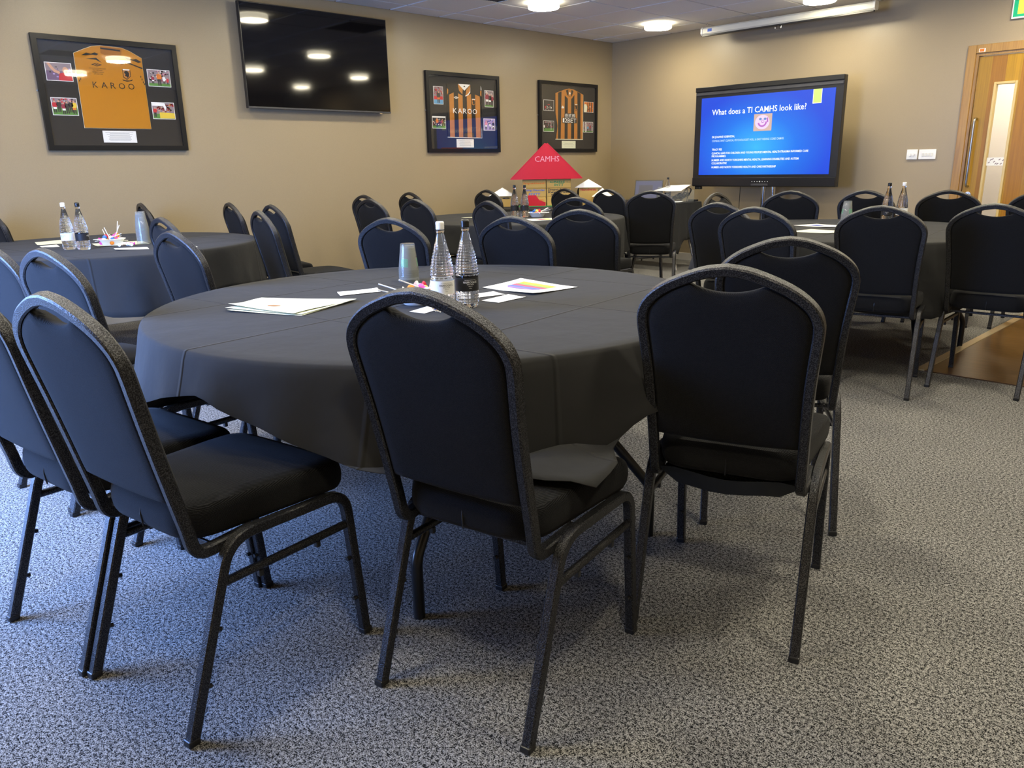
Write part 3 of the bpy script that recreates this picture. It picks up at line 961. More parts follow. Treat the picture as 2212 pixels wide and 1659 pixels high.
# 3: sleeveless striped shirt
t = frame_base(6.855, 1.307, 'black frame with orange and black striped football shirt reading 12BET', 1.045)
q = MB()
q.prism(A3['jersey'], WL, DM, DM + 0.005, 'jersey_amber')
je = q.build('shirt', t)
q = MB()
q.prism([(0.290, 0.143), (0.786, 0.143), (0.790, 0.664), (0.784, 0.668), (0.7805, 0.150), (0.290, 0.1495)], WL, DM, DM + 0.0045, 'cream')
q.build('shirt_edging', t)
q = MB()
for k in ('k1', 'k2', 'k3', 'k4'):
    q.prism(A3[k], WL, d, d + 0.0006, 'jersey_black')
q.build('stripe_panel', je)
q = MB()
q.prism(A3['col'], WL, d + 0.0006, d + 0.0010, 'jersey_amber')
q.prism(A3['open'], WL, d + 0.0010, d + 0.0013, 'jersey_black')
q.prism(A3['tab'], WL, d + 0.0013, d + 0.0016, 'jersey_amber')
q.prism(ell(0.540, 0.672, 0.014, 0.014, 8), WL, d + 0.0016, d + 0.0018, 'white')
q.build('collar', je)
q = MB()
q.prism([(0.391, 0.512), (0.405, 0.518), (0.416, 0.531), (0.427, 0.518), (0.443, 0.512), (0.432, 0.503), (0.402, 0.503)], WL, d, d + 0.0009, 'white')
q.prism([(0.398, 0.497), (0.436, 0.497), (0.436, 0.501), (0.398, 0.501)], WL, d, d + 0.0009, 'white')
q.build('maker_logo', je)
crest_badge(je, A3['crest'], d + 0.0006)
q = MB()
q.prism([(0.408, 0.332), (0.668, 0.334), (0.668, 0.394), (0.645, 0.396), (0.643, 0.445), (0.445, 0.443), (0.443, 0.394), (0.408, 0.393)], WL, d + 0.0006, d + 0.0009, 'jersey_black')
q.build('sponsor_backing', je)
lettering('壹贰博', je, 'white', (d + 0.0012, 0.453, 0.400), (0, 1, 0), (0, 0, 1), 0.182, 0.040)
x = 0.416
for ch, w in zip('12BET', (0.026, 0.046, 0.048, 0.044, 0.052)):
    lettering(ch, je, 'white', (d + 0.0012, x, 0.340), (0, 1, 0), (0, 0, 1), w, 0.047)
    x += w + 0.0065
photo(t, 0.086, 0.463, 0.262, 0.584, [(0, 1, 'dark')], crowd=(0, 0.15, 12, ['crowd_grey', 'dark']), polys=[([(0.1, 0.2), (0.22, 0.2), (0.22, 0.42), (0.1, 0.42)], 'red'), ([(0.72, 0.2), (0.8, 0.2), (0.8, 0.34), (0.72, 0.34)], 'white'), ([(0.38, 0.52), (0.6, 0.52), (0.6, 0.6), (0.38, 0.6)], 'red')])
lettering('2-1', t, 'white', (DM + 0.0038, 0.132, 0.488), (0, 1, 0), (0, 0, 1), 0.066, 0.028)
photo(t, 0.808, 0.467, 0.986, 0.590, [(0, 1, 'orange_ink')], crowd=(0.0, 1, 16, ['dark', 'skin', 'maroon']), polys=[([(0.35 + k * 0.2, 0), (0.43 + k * 0.2, 0), (0.43 + k * 0.2, 1), (0.35 + k * 0.2, 1)], 'dark') for k in range(3)] + [([(0, 0), (0.25, 0), (0.33, 0.5), (0.2, 0.8), (0, 0.75)], 'cream'), (ell(0.62, 0.55, 0.07, 0.1, 8), 'white')])
photo(t, 0.082, 0.230, 0.262, 0.353, [(0, 0.3, 'grass'), (0.3, 1, 'dark')], figs=[(0.05, 0.2, 0.45, 'white', 'white'), (0.4, 0.22, 0.25, 'dark', 'dark')], crowd=(0.35, 1, 40, ['crowd_grey', 'dark', 'maroon']), polys=[([(0.72, 0.15), (0.75, 0.15), (0.75, 0.95), (0.72, 0.95)], 'white'), ([(0.1, 0.86), (0.75, 0.9), (0.75, 0.92), (0.1, 0.88)], 'white')])
photo(t, 0.796, 0.232, 0.983, 0.355, [(0, 0.1, 'grass'), (0.1, 1, 'crowd_grey')], figs=[(0.45, 0.05, 0.6, 'sky', 'dark'), (0.7, 0.08, 0.7, 'maroon', 'dark')], crowd=(0.3, 1, 45, ['crowd_grey', 'dark', 'maroon', 'skin']), polys=[([(0.2, 0), (0.28, 0), (0.28, 1), (0.2, 1)], 'white')])
plaque(t, 0.403, 0.042, 0.653, 0.128, 4, 'cream')

# ------------------------------------------------------------------ interactive display on a stand
DY = 7.80
t = thing('presentation_display', 'big black presentation display on a stand showing a blue slide', 'display', (0, 0, 0))


def FR(u, v, dd):
    return (u, DY - dd, v)


q = MB()
q.box(-5.062, -3.418, DY, DY + 0.07, 0.893, 1.94, 'black_plastic', 0.006)
q.build('housing', t)
q = MB()
q.box(-5.062, -3.418, DY - 0.012, DY, 1.892, 1.94, 'black_satin', 0.004)
q.build('top_bar', t)
q = MB()
q.box(-5.055, -3.425, DY - 0.006, DY, 1.855, 1.886, 'grey_plastic', 0.003)
q.build('upper_strip', t)
q = MB()
q.box(-5.058, -3.422, DY - 0.014, DY, 0.898, 0.988, 'black_satin', 0.004)
q.build('lower_panel', t)
MB().box(-4.983, -3.495, DY - 0.004, DY, 1.018, 1.826, 'slide_blue').build('screen', t)
scr = bpy.data.objects[-1] if False else [c for c in t.children if c.name.startswith('screen')][0]
sd = DY - 0.0055
lettering('What does a TI CAMHS look like?', scr, 'slide_white', (-4.846, sd, 1.645), (1, 0, 0), (0, 0, 1), 1.068, 0.058, bold=0.006)
for s, x0, z, w, mt in (('DR JOANNE ROBINSON,', -4.832, 1.407, 0.275, 'slide_white'), ('CONSULTANT CLINICAL PSYCHOLOGIST HULL & EAST RIDING CORE CAMHS', -4.83, 1.366, 0.835, 'slide_pale'), ('TRACY FEE', -4.826, 1.275, 0.122, 'slide_white'),
                        ('CLINICAL LEAD FOR CHILDREN AND YOUNG PEOPLE\'S MENTAL HEALTH/TRAUMA INFORMED CARE', -4.826, 1.236, 1.105, 'slide_white'), ('PROGRAMMES', -4.824, 1.205, 0.172, 'slide_white'),
                        ('HUMBER AND NORTH YORKSHIRE MENTAL HEALTH, LEARNING DISABILITIES AND AUTISM', -4.823, 1.163, 1.005, 'slide_white'), ('COLLABORATIVE', -4.822, 1.131, 0.186, 'slide_white'),
                        ('HUMBER AND NORTH YORKSHIRE HEALTH AND CARE PARTNERSHIP', -4.821, 1.089, 0.762, 'slide_white')):
    lettering(s, scr, mt, (x0, sd, z), (1, 0, 0), (0, 0, 1), w, 0.021, bold=0.012)
q = MB()
q.prism([(-3.718, 1.692), (-3.628, 1.692), (-3.628, 1.826), (-3.718, 1.826)], FR, 0.0045, 0.0050, 'slide_white')
q.prism([(-3.713, 1.697), (-3.633, 1.697), (-3.633, 1.826), (-3.713, 1.826)], FR, 0.0050, 0.0054, 'slide_lime')
q.build('slide_tab', scr)
q = MB()
q.prism([(-4.342, 1.458), (-4.138, 1.458), (-4.138, 1.627), (-4.342, 1.627)], FR, 0.0045, 0.0050, 'slide_tan')
q.prism(ell(-4.245, 1.545, 0.082, 0.072, 28), FR, 0.0050, 0.0053, 'slide_lilac')
for ex in (-4.268, -4.215):
    q.prism(ell(ex, 1.576, 0.016, 0.012, 14), FR, 0.0053, 0.0056, 'slide_blue_eye')
arc = [(-4.245 + 0.052 * math.cos(a), 1.545 + 0.048 * math.sin(a)) for a in [PI * (1.05 + 0.98 * k / 16) for k in range(17)]]
arc2 = [(-4.245 + 0.034 * math.cos(a), 1.545 + 0.032 * math.sin(a)) for a in [PI * (1.05 + 0.98 * k / 16) for k in range(17)]]
q.prism(arc + arc2[::-1], FR, 0.0053, 0.0056, 'slide_magenta')
q.prism([(-4.194, 1.543), (-4.177, 1.543), (-4.182, 1.588), (-4.196, 1.588)], FR, 0.0053, 0.0056, 'slide_magenta')
q.prism(ell(-4.240, 1.552, 0.017, 0.015, 14), FR, 0.0053, 0.0056, 'slide_magenta')
q.prism(ell(-4.239, 1.553, 0.012, 0.010, 14), FR, 0.0056, 0.0058, 'slide_lilac')
q.build('slide_picture', scr)
lp = [c for c in t.children if c.name.startswith('lower_panel')][0]
for k in range(7):
    q = MB()
    q.prism(ell(-4.315 + k * 0.0297, 0.947, 0.0045 if k != 3 else 0.007, 0.0045 if k != 3 else 0.007, 8), FR, 0.014, 0.0155, 'white')
    q.build('button', lp)
MB().box(-4.326, -4.134, DY - 0.018, DY - 0.013, 0.904, 0.924, 'grey_plastic', 0.002).build('port_cover', lp)
for px in (-4.202, -4.093):
    q = MB()
    q.tube([(px, DY + 0.04, 0.10), (px, DY + 0.04, 0.95)], 0.026, 'chrome', 14)
    q.build('pole', t, True)
MB().box(-4.66, -3.64, DY + 0.0, DY + 0.08, 0.05, 0.11, 'black_plastic', 0.01).build('base_bar', t)
for px in (-4.62, -3.68):
    q = MB()
    q.box(px - 0.03, px + 0.03, DY - 0.30, DY + 0.33, 0.03, 0.07, 'black_plastic', 0.008)
    ft = q.build('foot', t)
    for yy in (DY - 0.27, DY + 0.30):
        q = MB()
        q.tube([(px - 0.015, yy, 0.016), (px + 0.015, yy, 0.016)], 0.016, 'black_plastic', 10)
        q.build('castor', ft)
MB().box(-5.03, -4.96, DY + 0.0, DY + 0.05, 0.862, 0.893, 'black_plastic', 0.004).build('side_bracket', t)
q = MB()
q.tube(catmull([(-4.49, DY + 0.06, 0.9), (-4.49, DY + 0.06, 0.6), (-4.47, DY + 0.09, 0.3), (-4.52, DY + 0.15, 0.02)]), 0.004, 'black_plastic', 6)
q.build('cable', t)

# ------------------------------------------------------------------ chairs
BACK = [(0, 0.940), (0.045, 0.934), (0.088, 0.920), (0.133, 0.900), (0.167, 0.877), (0.19, 0.852), (0.2015, 0.824), (0.203, 0.795), (0.199, 0.748), (0.193, 0.675), (0.189, 0.58), (0.187, 0.46)]


def yb(z):
    return -0.305 + (0.940 - z) * 0.23


def offset_poly(pts, o):
    out = []
    for i, p in enumerate(pts):
        a = Vector(pts[max(i - 1, 0)])
        c = Vector(pts[min(i + 1, len(pts) - 1)])
        tt = (c - a).normalized()
        n = Vector((tt.y, -tt.x))
        out.append((p[0] + n.x * o, p[1] + n.y * o))
    return out


half = [(p.x, p.y) for p in catmull([(x, z, 0) for x, z in BACK], 3)]
cl = offset_poly(half, 0.0115)
cl[0] = (0, 0.9285)
path_r = [Vector((x, yb(z) + 0.013, z)) for x, z in cl[:-1]]
tail = fillet([(cl[-1][0], yb(0.46) + 0.013, 0.46), (0.174, yb(0.392) + 0.010, 0.392), (0.186, -0.035, 0.407)], (0.05,), 6)
path_r = path_r + tail
path = [Vector((-p.x, p.y, p.z)) for p in path_r[::-1]] + path_r[1:]
ME = {}
q = MB()
q.sweep(path, rrect(0.023, 0.026, 0.0035), (1, 0, 0), 'hammered_black')
ME['back_frame'] = q.mesh('back_frame', True, 33)


def pillow(outline, rings, fn, mt, name):
    cx = sum(p[0] for p in outline) / len(outline)
    cz = sum(p[1] for p in outline) / len(outline)
    q = MB()
    q.loft([[fn(cx + (x - cx) * s, cz + (z - cz) * s, dd) for x, z in outline] for s, dd in rings], mt)
    return q.mesh(name, True)


inn = offset_poly(half, 0.0225)
right = [(x, z) for x, z in inn if x > 0.087 and z > 0.53]
sl = []
for k in range(0, 7):
    x = 0.084 * k / 6
    sl.append((x, 0.878 + (0.8985 - 0.878) * (k / 6) ** 2.2))
bot = [(0.164 * k / 6, 0.505 + 0.006 * (k / 6) ** 2) for k in range(6, -1, -1)]
hr = sl + right + [(inn[-1][0] + 0.001, 0.525)] + bot
outl = hr + [(-x, z) for x, z in hr[-2:0:-1]]
outl = outl[::-1]
ME['backrest'] = pillow(outl, [(0.02, 0.001), (0.5, 0.0), (0.80, 0.0), (0.93, 0.002), (0.975, 0.005), (1.0, 0.012), (1.0, 0.024), (0.97, 0.035), (0.88, 0.046), (0.6, 0.053), (0.02, 0.055)],
                        lambda x, z, dd: (x, yb(z) + dd, z), 'black_fabric', 'backrest')


def poly_fillet(pts, radii, seg=6):
    n = len(pts)
    out = []
    for i in range(n):
        a, p, c = Vector(pts[i - 1]), Vector(pts[i]), Vector(pts[(i + 1) % n])
        out += fillet([a, p, c], (radii[i],), seg)[1:-1]
    return [(v.x, v.y) for v in out]


so = poly_fillet([(-0.168, -0.178), (0.168, -0.178), (0.207, 0.228), (-0.207, 0.228)], [0.085, 0.085, 0.05, 0.05])
so2 = []
for i, p in enumerate(so):
    c = so[(i + 1) % len(so)]
    L = math.hypot(c[0] - p[0], c[1] - p[1])
    n = max(1, int(L / 0.05))
    so2 += [(p[0] + (c[0] - p[0]) * k / n, p[1] + (c[1] - p[1]) * k / n) for k in range(n)]


def seat_fn(x, y, z):
    dip = 0.010 * max(0, 1 - (x / 0.2) ** 2) * max(0, 1 - ((y - 0.0) / 0.25) ** 2)
    bow = -0.010 * max(0, (y - 0.12) / 0.11) ** 2 if z > 0.45 else 0
    return (x, y, z + (dip if z > 0.484 else 0) + bow)


ME['seat'] = pillow(so2, [(0.02, 0.412), (0.90, 0.412), (0.975, 0.418), (1.0, 0.430), (1.01, 0.448), (1.006, 0.468), (0.992, 0.480), (0.965, 0.4865), (0.8, 0.4895), (0.5, 0.490), (0.02, 0.490)], seat_fn, 'black_fabric', 'seat')
ME['seam'] = MB().tube([(0, -0.1775, 0.417), (0.001, -0.1805, 0.446), (0, -0.1755, 0.476)], 0.0018, 'black_satin', 5).mesh('seam')
LX = 0.2
side = fillet([(LX, -0.248, 0.004), (LX, -0.108, 0.414), (LX, 0.212, 0.402), (LX, 0.246, 0.004)], (0.085, 0.06), 8)
pr = rrect(0.023, 0.024, 0.003)
n = len(side)


def mirror(me_pts, s):
    return [Vector((p.x * s, p.y, p.z)) for p in me_pts]


for s, nm in ((1, 'r'), (-1, 'l')):
    pth = mirror(side, s)
    q = MB()
    q.sweep(pth[:10], pr, (1, 0, 0), 'hammered_black')
    ME['leg_rear_' + nm] = q.mesh('leg', True, 33)
    q = MB()
    q.sweep(pth[9:12], pr, (1, 0, 0), 'hammered_black')
    ME['rail_' + nm] = q.mesh('seat_rail', True, 33)
    q = MB()
    q.sweep(pth[11:], pr, (1, 0, 0), 'hammered_black')
    ME['leg_front_' + nm] = q.mesh('leg', True, 33)
    q = MB()
    q.sweep([(s * LX, -0.139, 0.322), (s * LX, 0.219, 0.318)], rrect(0.016, 0.018, 0.004), (1, 0, 0), 'hammered_black')
    ME['stretcher_' + nm] = q.mesh('side_stretcher', True)
    for yy, key in ((-0.248, 'rear'), (0.246, 'front')):
        q = MB()
        q.box(s * LX - 0.0125, s * LX + 0.0125, yy - 0.0135, yy + 0.0135, 0, 0.016, 'black_plastic', 0.003)
        ME['cap_%s_%s' % (key, nm)] = q.mesh('foot_cap')
    q = MB()
    for yy in (-0.04, 0.12):
        q.box(s * LX - 0.006, s * LX + 0.006, yy - 0.006, yy + 0.006, 0.296, 0.312, 'black_plastic', 0.002)
    ME['peg_str_' + nm] = q.mesh('stacking_peg')
    q = MB()
    for z in (0.11, 0.225):
        y = -0.248 + 0.14 * z / 0.41 + 0.014
        q.tube([(s * LX, y - 0.004, z), (s * LX, y + 0.008, z - 0.003)], 0.0055, 'black_plastic', 8)
    ME['peg_rear_' + nm] = q.mesh('stacking_peg')
    q = MB()
    for z in (0.11, 0.225):
        y = 0.246 - 0.034 * z / 0.40 - 0.014
        q.tube([(s * LX, y + 0.004, z), (s * LX, y - 0.008, z)], 0.0055, 'black_plastic', 8)
    ME['peg_front_' + nm] = q.mesh('stacking_peg')
ME['bar_rear'] = MB().sweep([(-LX, -0.115, 0.388), (LX, -0.115, 0.388)], rrect(0.012, 0.010, 0.002), (0, 0, 1), 'hammered_black').mesh('crossbar')
ME['bar_front'] = MB().sweep([(-LX, 0.17, 0.396), (LX, 0.17, 0.396)], rrect(0.016, 0.012, 0.002), (0, 0, 1), 'hammered_black').mesh('crossbar')
ME['dust_cover'] = MB().loft([[(x, y, z0 if abs(x) > 0.14 else z1 + 0.008 * math.sin(21 * x + 9 * y)) for y, z0, z1 in ((-0.168, 0.412, 0.408), (-0.14, 0.392, 0.358), (-0.05, 0.388, 0.345), (0.06, 0.39, 0.36), (0.19, 0.405, 0.40))] for x in [-0.168 + 0.042 * i for i in range(9)]],
                              'dust_cover', False, False).mesh('dust_cover', True)


def chair(x, y, h, label, group, sag=False):
    t = thing('banquet_chair', label, 'chair', (x, y, 0), math.radians(h), group)
    place('back_frame', ME['back_frame'], t)
    place('backrest', ME['backrest'], t)
    st = place('seat', ME['seat'], t)
    place('seam', ME['seam'], st)
    for nm in 'rl':
        for key in ('rear', 'front'):
            lg = place('leg', ME['leg_%s_%s' % (key, nm)], t)
            place('foot_cap', ME['cap_%s_%s' % (key, nm)], lg)
            place('stacking_peg', ME['peg_%s_%s' % (key, nm)], lg)
        place('seat_rail', ME['rail_' + nm], t)
        ss = place('side_stretcher', ME['stretcher_' + nm], t)
        place('stacking_peg', ME['peg_str_' + nm], ss)
    place('crossbar', ME['bar_rear'], t)
    place('crossbar', ME['bar_front'], t)
    if sag:
        place('dust_cover', ME['dust_cover'], t)
    return t


G1 = 'chairs around the table with the rainbow-printed sheet'
L1c = 'black padded banquet chair at the round table with the rainbow-printed sheet'
G2 = 'chairs around the table below the television'
L2c = 'black padded banquet chair at the round table nearest the framed amber shirt'
G3 = 'chairs around the table before the cardboard house'
L3c = 'black padded banquet chair at the round table before the cardboard house'
G4 = 'chairs around the table before the wooden door'
L4c = 'black padded banquet chair at the round table before the wooden door'
CHAIRS = [
    (-1.688, 0.661, 10.0, 'black padded banquet chair beside the one with the tablecloth flap', G1, 0), (-2.106, 0.582, 9.2, 'black padded banquet chair two along from the one with the tablecloth flap', G1, 0), (-1.209, 2.39, 31.9, 'black padded banquet chair just beyond the one with the sagging dust cover', G1, 0), (-2.71, 0.905, 10.6, 'black padded banquet chair nearest the cream handouts, seat clear of the cloth', G1, 0), (-3.14, 0.84, 10, L1c, G1, 0),
    (-1.184, 1.129, 12.3, 'black padded banquet chair with a flap of tablecloth lying on its seat', G1, 0),
    (-0.96, 1.753, 19.3, 'black padded banquet chair with a sagging dust cover under its seat', G1, 1),
    (-3.03, 1.43, 3, 'black padded banquet chair between the rainbow-sheet table and the table below the amber shirt', G1, 0), (-2.98, 2.34, 15, 'black padded banquet chair at the table edge nearest the upturned cups', G1, 0), (-2.53, 2.70, 10, 'black padded banquet chair at the table edge nearest the rainbow-printed sheet', G1, 0), (-2.66, 3.24, 19, 'black padded banquet chair standing midway between three round tables', G1, 0),
    (-4.02, 1.77, 0, L2c, G2, 0), (-6.10, 2.42, -8, 'black padded banquet chair against the wall beside the framed amber shirt', G2, 0), (-5.40, 2.78, -9, L2c, G2, 0), (-4.76, 2.76, -6, L2c, G2, 0), (-4.10, 2.35, -10, L2c, G2, 0), (-6.16, 1.45, 5, 'black padded banquet chair against the wall under the framed amber shirt', G2, 0),
    (-5.72, 4.10, 0, L3c, G3, 0), (-4.93, 3.62, 0, L3c, G3, 0), (-5.87, 4.71, -4, L3c, G3, 0), (-4.50, 3.72, -2, L3c, G3, 0), (-3.73, 3.74, -8, L3c, G3, 0), (-3.64, 4.38, 12, L3c, G3, 0),
    (-5.60, 5.42, -3, 'black padded banquet chair pushed in under the cardboard house table', G3, 0), (-5.05, 5.93, -4, 'black padded banquet chair beside the paper-roofed houses', G3, 0), (-4.47, 5.87, -6, L3c, G3, 0), (-3.99, 5.55, 33, 'black padded banquet chair between the side table with laptop and two round tables', G3, 0),
    (-2.30, 4.11, -2, L4c, G4, 0), (-1.93, 3.80, 2, L4c, G4, 0), (-1.528, 4.129, 14.6, L4c, G4, 0), (-1.101, 4.518, 4.3, L4c, G4, 0),
    (-2.86, 5.83, 20, L4c, G4, 0), (-2.32, 6.08, 2, L4c, G4, 0), (-1.86, 6.20, 12, L4c, G4, 0), (-1.30, 6.32, 5, L4c, G4, 0),
    (-6.27, 7.72, -10, 'black padded banquet chair alone in the corner where the walls meet', None, 0),
    (-2.80, 5.08, -88, 'black padded banquet chair turned side-on to the others before the wooden door', G4, 0),
]
for c in CHAIRS:
    chair(*c)

# ------------------------------------------------------------------ tables and cloths
ZT = 0.735


def interp(tbl, a):
    for (a0, v0), (a1, v1) in zip(tbl, tbl[1:]):
        if a0 <= a <= a1:
            return v0 + (v1 - v0) * (a - a0) / (a1 - a0)
    return tbl[-1][1]


def round_table(cx, cy, r, label, clabel, hem, amp=0.018, nfold=11, seed=0, flap=None, legrot=0.0):
    t = thing('round_table', label, 'table', (cx, cy, 0), legrot, 'round folding tables')
    q = MB()
    q.lathe([(r - 0.012, ZT - 0.030), (r - 0.008, ZT - 0.026), (r - 0.008, ZT - 0.008), (r - 0.010, ZT - 0.005)], 48, 'table_board')
    q.build('tabletop', t)
    k = r / 0.898
    for sx in (-1, 1):
        for sy in (-1, 1):
            q = MB()
            q.tube(fillet([(sx * 0.46 * k, sy * 0.20, ZT - 0.03), (sx * 0.50 * k, sy * 0.24, 0.42), (sx * 0.60 * k, sy * 0.41 * k, 0.17), (sx * 0.60 * k, sy * 0.41 * k, 0.0)], (0.06, 0.08), 5), 0.0155, 'black_satin', 10)
            q.build('leg', t, True)
        q = MB()
        q.tube([(sx * 0.48 * k, -0.22, 0.55), (sx * 0.48 * k, 0.22, 0.55)], 0.010, 'black_satin', 8)
        q.build('crossbar', t, True)
        q = MB()
        q.tube([(sx * 0.48 * k, 0, 0.55), (sx * 0.12, 0, ZT - 0.03)], 0.009, 'black_satin', 8)
        q.build('brace', t, True)
    rg = random.Random(seed)
    ph = [rg.uniform(0, 6.28) for _ in range(4)]
    N = 144
    rings = []
    for rr in (0.001, 0.15, 0.3, 0.45, 0.6, 0.75, 0.85):
        rings.append([(rr * r / 0.9 * math.cos(2 * PI * i / N), rr * r / 0.9 * math.sin(2 * PI * i / N), ZT) for i in range(N)])
    for dr, dz in ((-0.006, 0.0), (0.0, -0.003), (0.004, -0.012)):
        rings.append([((r + dr) * math.cos(2 * PI * i / N), (r + dr) * math.sin(2 * PI * i / N), ZT + dz) for i in range(N)])
    K = 9
    for k in range(1, K + 1):
        u = k / K
        ring = []
        for i in range(N):
            th = 2 * PI * i / N
            deg = math.degrees(th)
            deg = deg if deg <= 180 else deg - 360
            zh = interp(hem, deg)
            z = ZT - 0.012 - u * (ZT - 0.012 - zh)
            wob = math.sin(nfold * th + ph[0]) * 0.6 + math.sin((nfold * 2 - 3) * th + ph[1]) * 0.3 + math.sin(5 * th + ph[2]) * 0.4
            rr = r + 0.006 + u * 0.018 + amp * u ** 1.3 * (wob + 0.4) + (0.006 * math.sin(31 * th + ph[3]) * u)
            ring.append((rr * math.cos(th), rr * math.sin(th), z + 0.004 * math.sin(7 * th) * u))
        rings.append(ring)
    if flap:
        base = rings[-1]
        for k in range(1, 7):
            u = k / 6
            ring = []
            for i in range(N):
                th = 2 * PI * i / N
                deg = math.degrees(th)
                deg = deg if deg <= 180 else deg - 360
                L = interp(flap, deg)
                x, y, z = base[i]
                rad = math.hypot(x, y)
                f = (rad + L * u) / rad
                lift = 0.020 * math.sin(u * PI * 1.3 + th * 14) * min(1, L / 0.1)
                over = max(0, u * L - 0.20) * 0.9
                ring.append((x * f, y * f, z + (0.006 + max(lift, 0)) * min(1, L / 0.05) - over - 0.0008 * u))
            rings.append(ring)
    q = MB()
    q.loft(rings, 'black_linen', False)
    vs0 = len(q.v)
    q.v.append((0, 0, ZT))
    for i in range(N):
        q.f.append((i, (i + 1) % N, vs0))
        q.m.append(0)
    c = q.build('tablecloth', None, True, (cx, cy, 0))
    tag(c, clabel, 'tablecloth', 'black cloths over the tables')
    sm = c.modifiers.new('thickness', 'SOLIDIFY')
    sm.thickness = 0.0016
    sm.offset = -1
    return t, c


HEM1 = [(-180, 0.52), (-140, 0.52), (-110, 0.53), (-96, 0.56), (-86, 0.61), (-76, 0.645), (-69, 0.60), (-64, 0.584), (-58, 0.544), (-52, 0.515), (-46, 0.503), (-42, 0.502), (-14, 0.515), (-8, 0.57), (10, 0.60), (40, 0.56), (90, 0.54), (140, 0.53), (180, 0.52)]
FLAP1 = [(-180, 0), (-52, 0), (-42, 0.06), (-34, 0.10), (-27, 0.17), (-22, 0.22), (-18, 0.14), (-15, 0.03), (-13, 0), (180, 0)]
HEM2 = [(-180, 0.5), (-60, 0.50), (-26, 0.48), (-17, 0.43), (-5, 0.42), (5, 0.47), (25, 0.51), (60, 0.46), (120, 0.5), (180, 0.5)]
HEM3 = [(-180, 0.5), (-90, 0.54), (-50, 0.48), (-10, 0.45), (12, 0.36), (30, 0.45), (90, 0.5), (180, 0.5)]
HEM4 = [(-180, 0.5), (-100, 0.46), (-70, 0.40), (-40, 0.34), (-20, 0.42), (40, 0.45), (120, 0.45), (180, 0.5)]
T1, T2, T3, T4 = (-1.996, 1.594), (-5.20, 1.56), (-4.74, 4.67), (-2.05, 4.92)
round_table(*T1, 0.898, 'folding round table carrying the rainbow-printed sheet', 'black tablecloth under the rainbow-printed sheet, one flap on a chair seat', HEM1, 0.026, 7, 3, FLAP1, math.radians(-11))
round_table(*T2, 0.90, 'folding round table near the framed amber shirt', 'black tablecloth on the round table near the framed amber shirt', HEM2, 0.02, 10, 5)
round_table(*T3, 0.90, 'folding round table before the cardboard house', 'black tablecloth on the round table before the cardboard house', HEM3, 0.025, 12, 6)
round_table(*T4, 0.90, 'folding round table before the wooden door', 'black tablecloth on the round table before the wooden door', HEM4, 0.022, 10, 8)
T5 = (-5.80, 6.28)
round_table(*T5, 0.70, 'folding round table carrying the cardboard house', 'black tablecloth under the cardboard house', [(-180, 0.5), (180, 0.5)], 0.02, 12, 9)


def rect_cloth(x0, x1, y0, y1, z, drop, label, seed):
    rg = random.Random(seed)
    per = []
    nx, ny = 26, 14
    for i in range(nx):
        per.append((x0 + (x1 - x0) * i / nx, y0, 0, -1, i / nx))
    for i in range(ny):
        per.append((x1, y0 + (y1 - y0) * i / ny, 1, 0, i / ny))
    for i in range(nx):
        per.append((x1 - (x1 - x0) * i / nx, y1, 0, 1, i / nx))
    for i in range(ny):
        per.append((x0, y1 - (y1 - y0) * i / ny, -1, 0, i / ny))
    n = len(per)
    rings = []
    cx, cy = (x0 + x1) / 2, (y0 + y1) / 2
    for s in (0.01, 0.5, 0.98):
        rings.append([(cx + (p[0] - cx) * s, cy + (p[1] - cy) * s, z) for p in per])
    for k in range(0, 9):
        u = k / 8
        ring = []
        for i, p in enumerate(per):
            near = min(p[4], 1 - p[4])
            corner = math.exp(-(near / 0.07) ** 2)
            nxm, nym = p[2], p[3]
            if p[4] == 0:
                pv = per[i - 1]
                nxm, nym = p[2] + pv[2], p[3] + pv[3]
            fold = 0.022 * u * (math.sin(i * 1.35) + 0.5 * math.sin(i * 2.3 + 1))
            out_ = 0.004 + 0.03 * u + fold + 0.05 * corner * u
            ring.append((p[0] + nxm * out_, p[1] + nym * out_, z - 0.004 - u * (drop + 0.14 * corner)))
        rings.append(ring)
    q = MB()
    q.loft(rings, 'black_linen', False)
    k = len(q.v)
    q.v.append((cx, cy, z))
    for i in range(n):
        q.f.append((i, (i + 1) % n, k))
        q.m.append(0)
    c = q.build('tablecloth', None, True)
    tag(c, label, 'tablecloth', 'black cloths over the tables')
    sm = c.modifiers.new('thickness', 'SOLIDIFY')
    sm.thickness = 0.0016
    sm.offset = -1
    return c


PX0, PX1, PY0, PY1, PZ = -6.02, -4.90, 7.30, 7.74, 0.735
t = thing('trestle_table', 'rectangular folding table carrying the laptop', 'table', ((PX0 + PX1) / 2, (PY0 + PY1) / 2, 0))
hw, hd = (PX1 - PX0) / 2, (PY1 - PY0) / 2
MB().box(-hw + 0.005, hw - 0.005, -hd + 0.005, hd - 0.005, PZ - 0.032, PZ - 0.005, 'table_board').build('tabletop', t)
for sx in (-1, 1):
    for sy in (-1, 1):
        q = MB()
        q.tube(fillet([(sx * (hw - 0.16), sy * (hd - 0.06), PZ - 0.03), (sx * (hw - 0.10), sy * (hd - 0.05), 0.3), (sx * (hw - 0.02), sy * (hd - 0.03), 0)], (0.1,), 4), 0.013, 'steel', 8)
        q.build('leg', t, True)
rect_cloth(PX0, PX1, PY0, PY1, PZ, 0.40, 'black tablecloth hanging in folds under the laptop', 4)


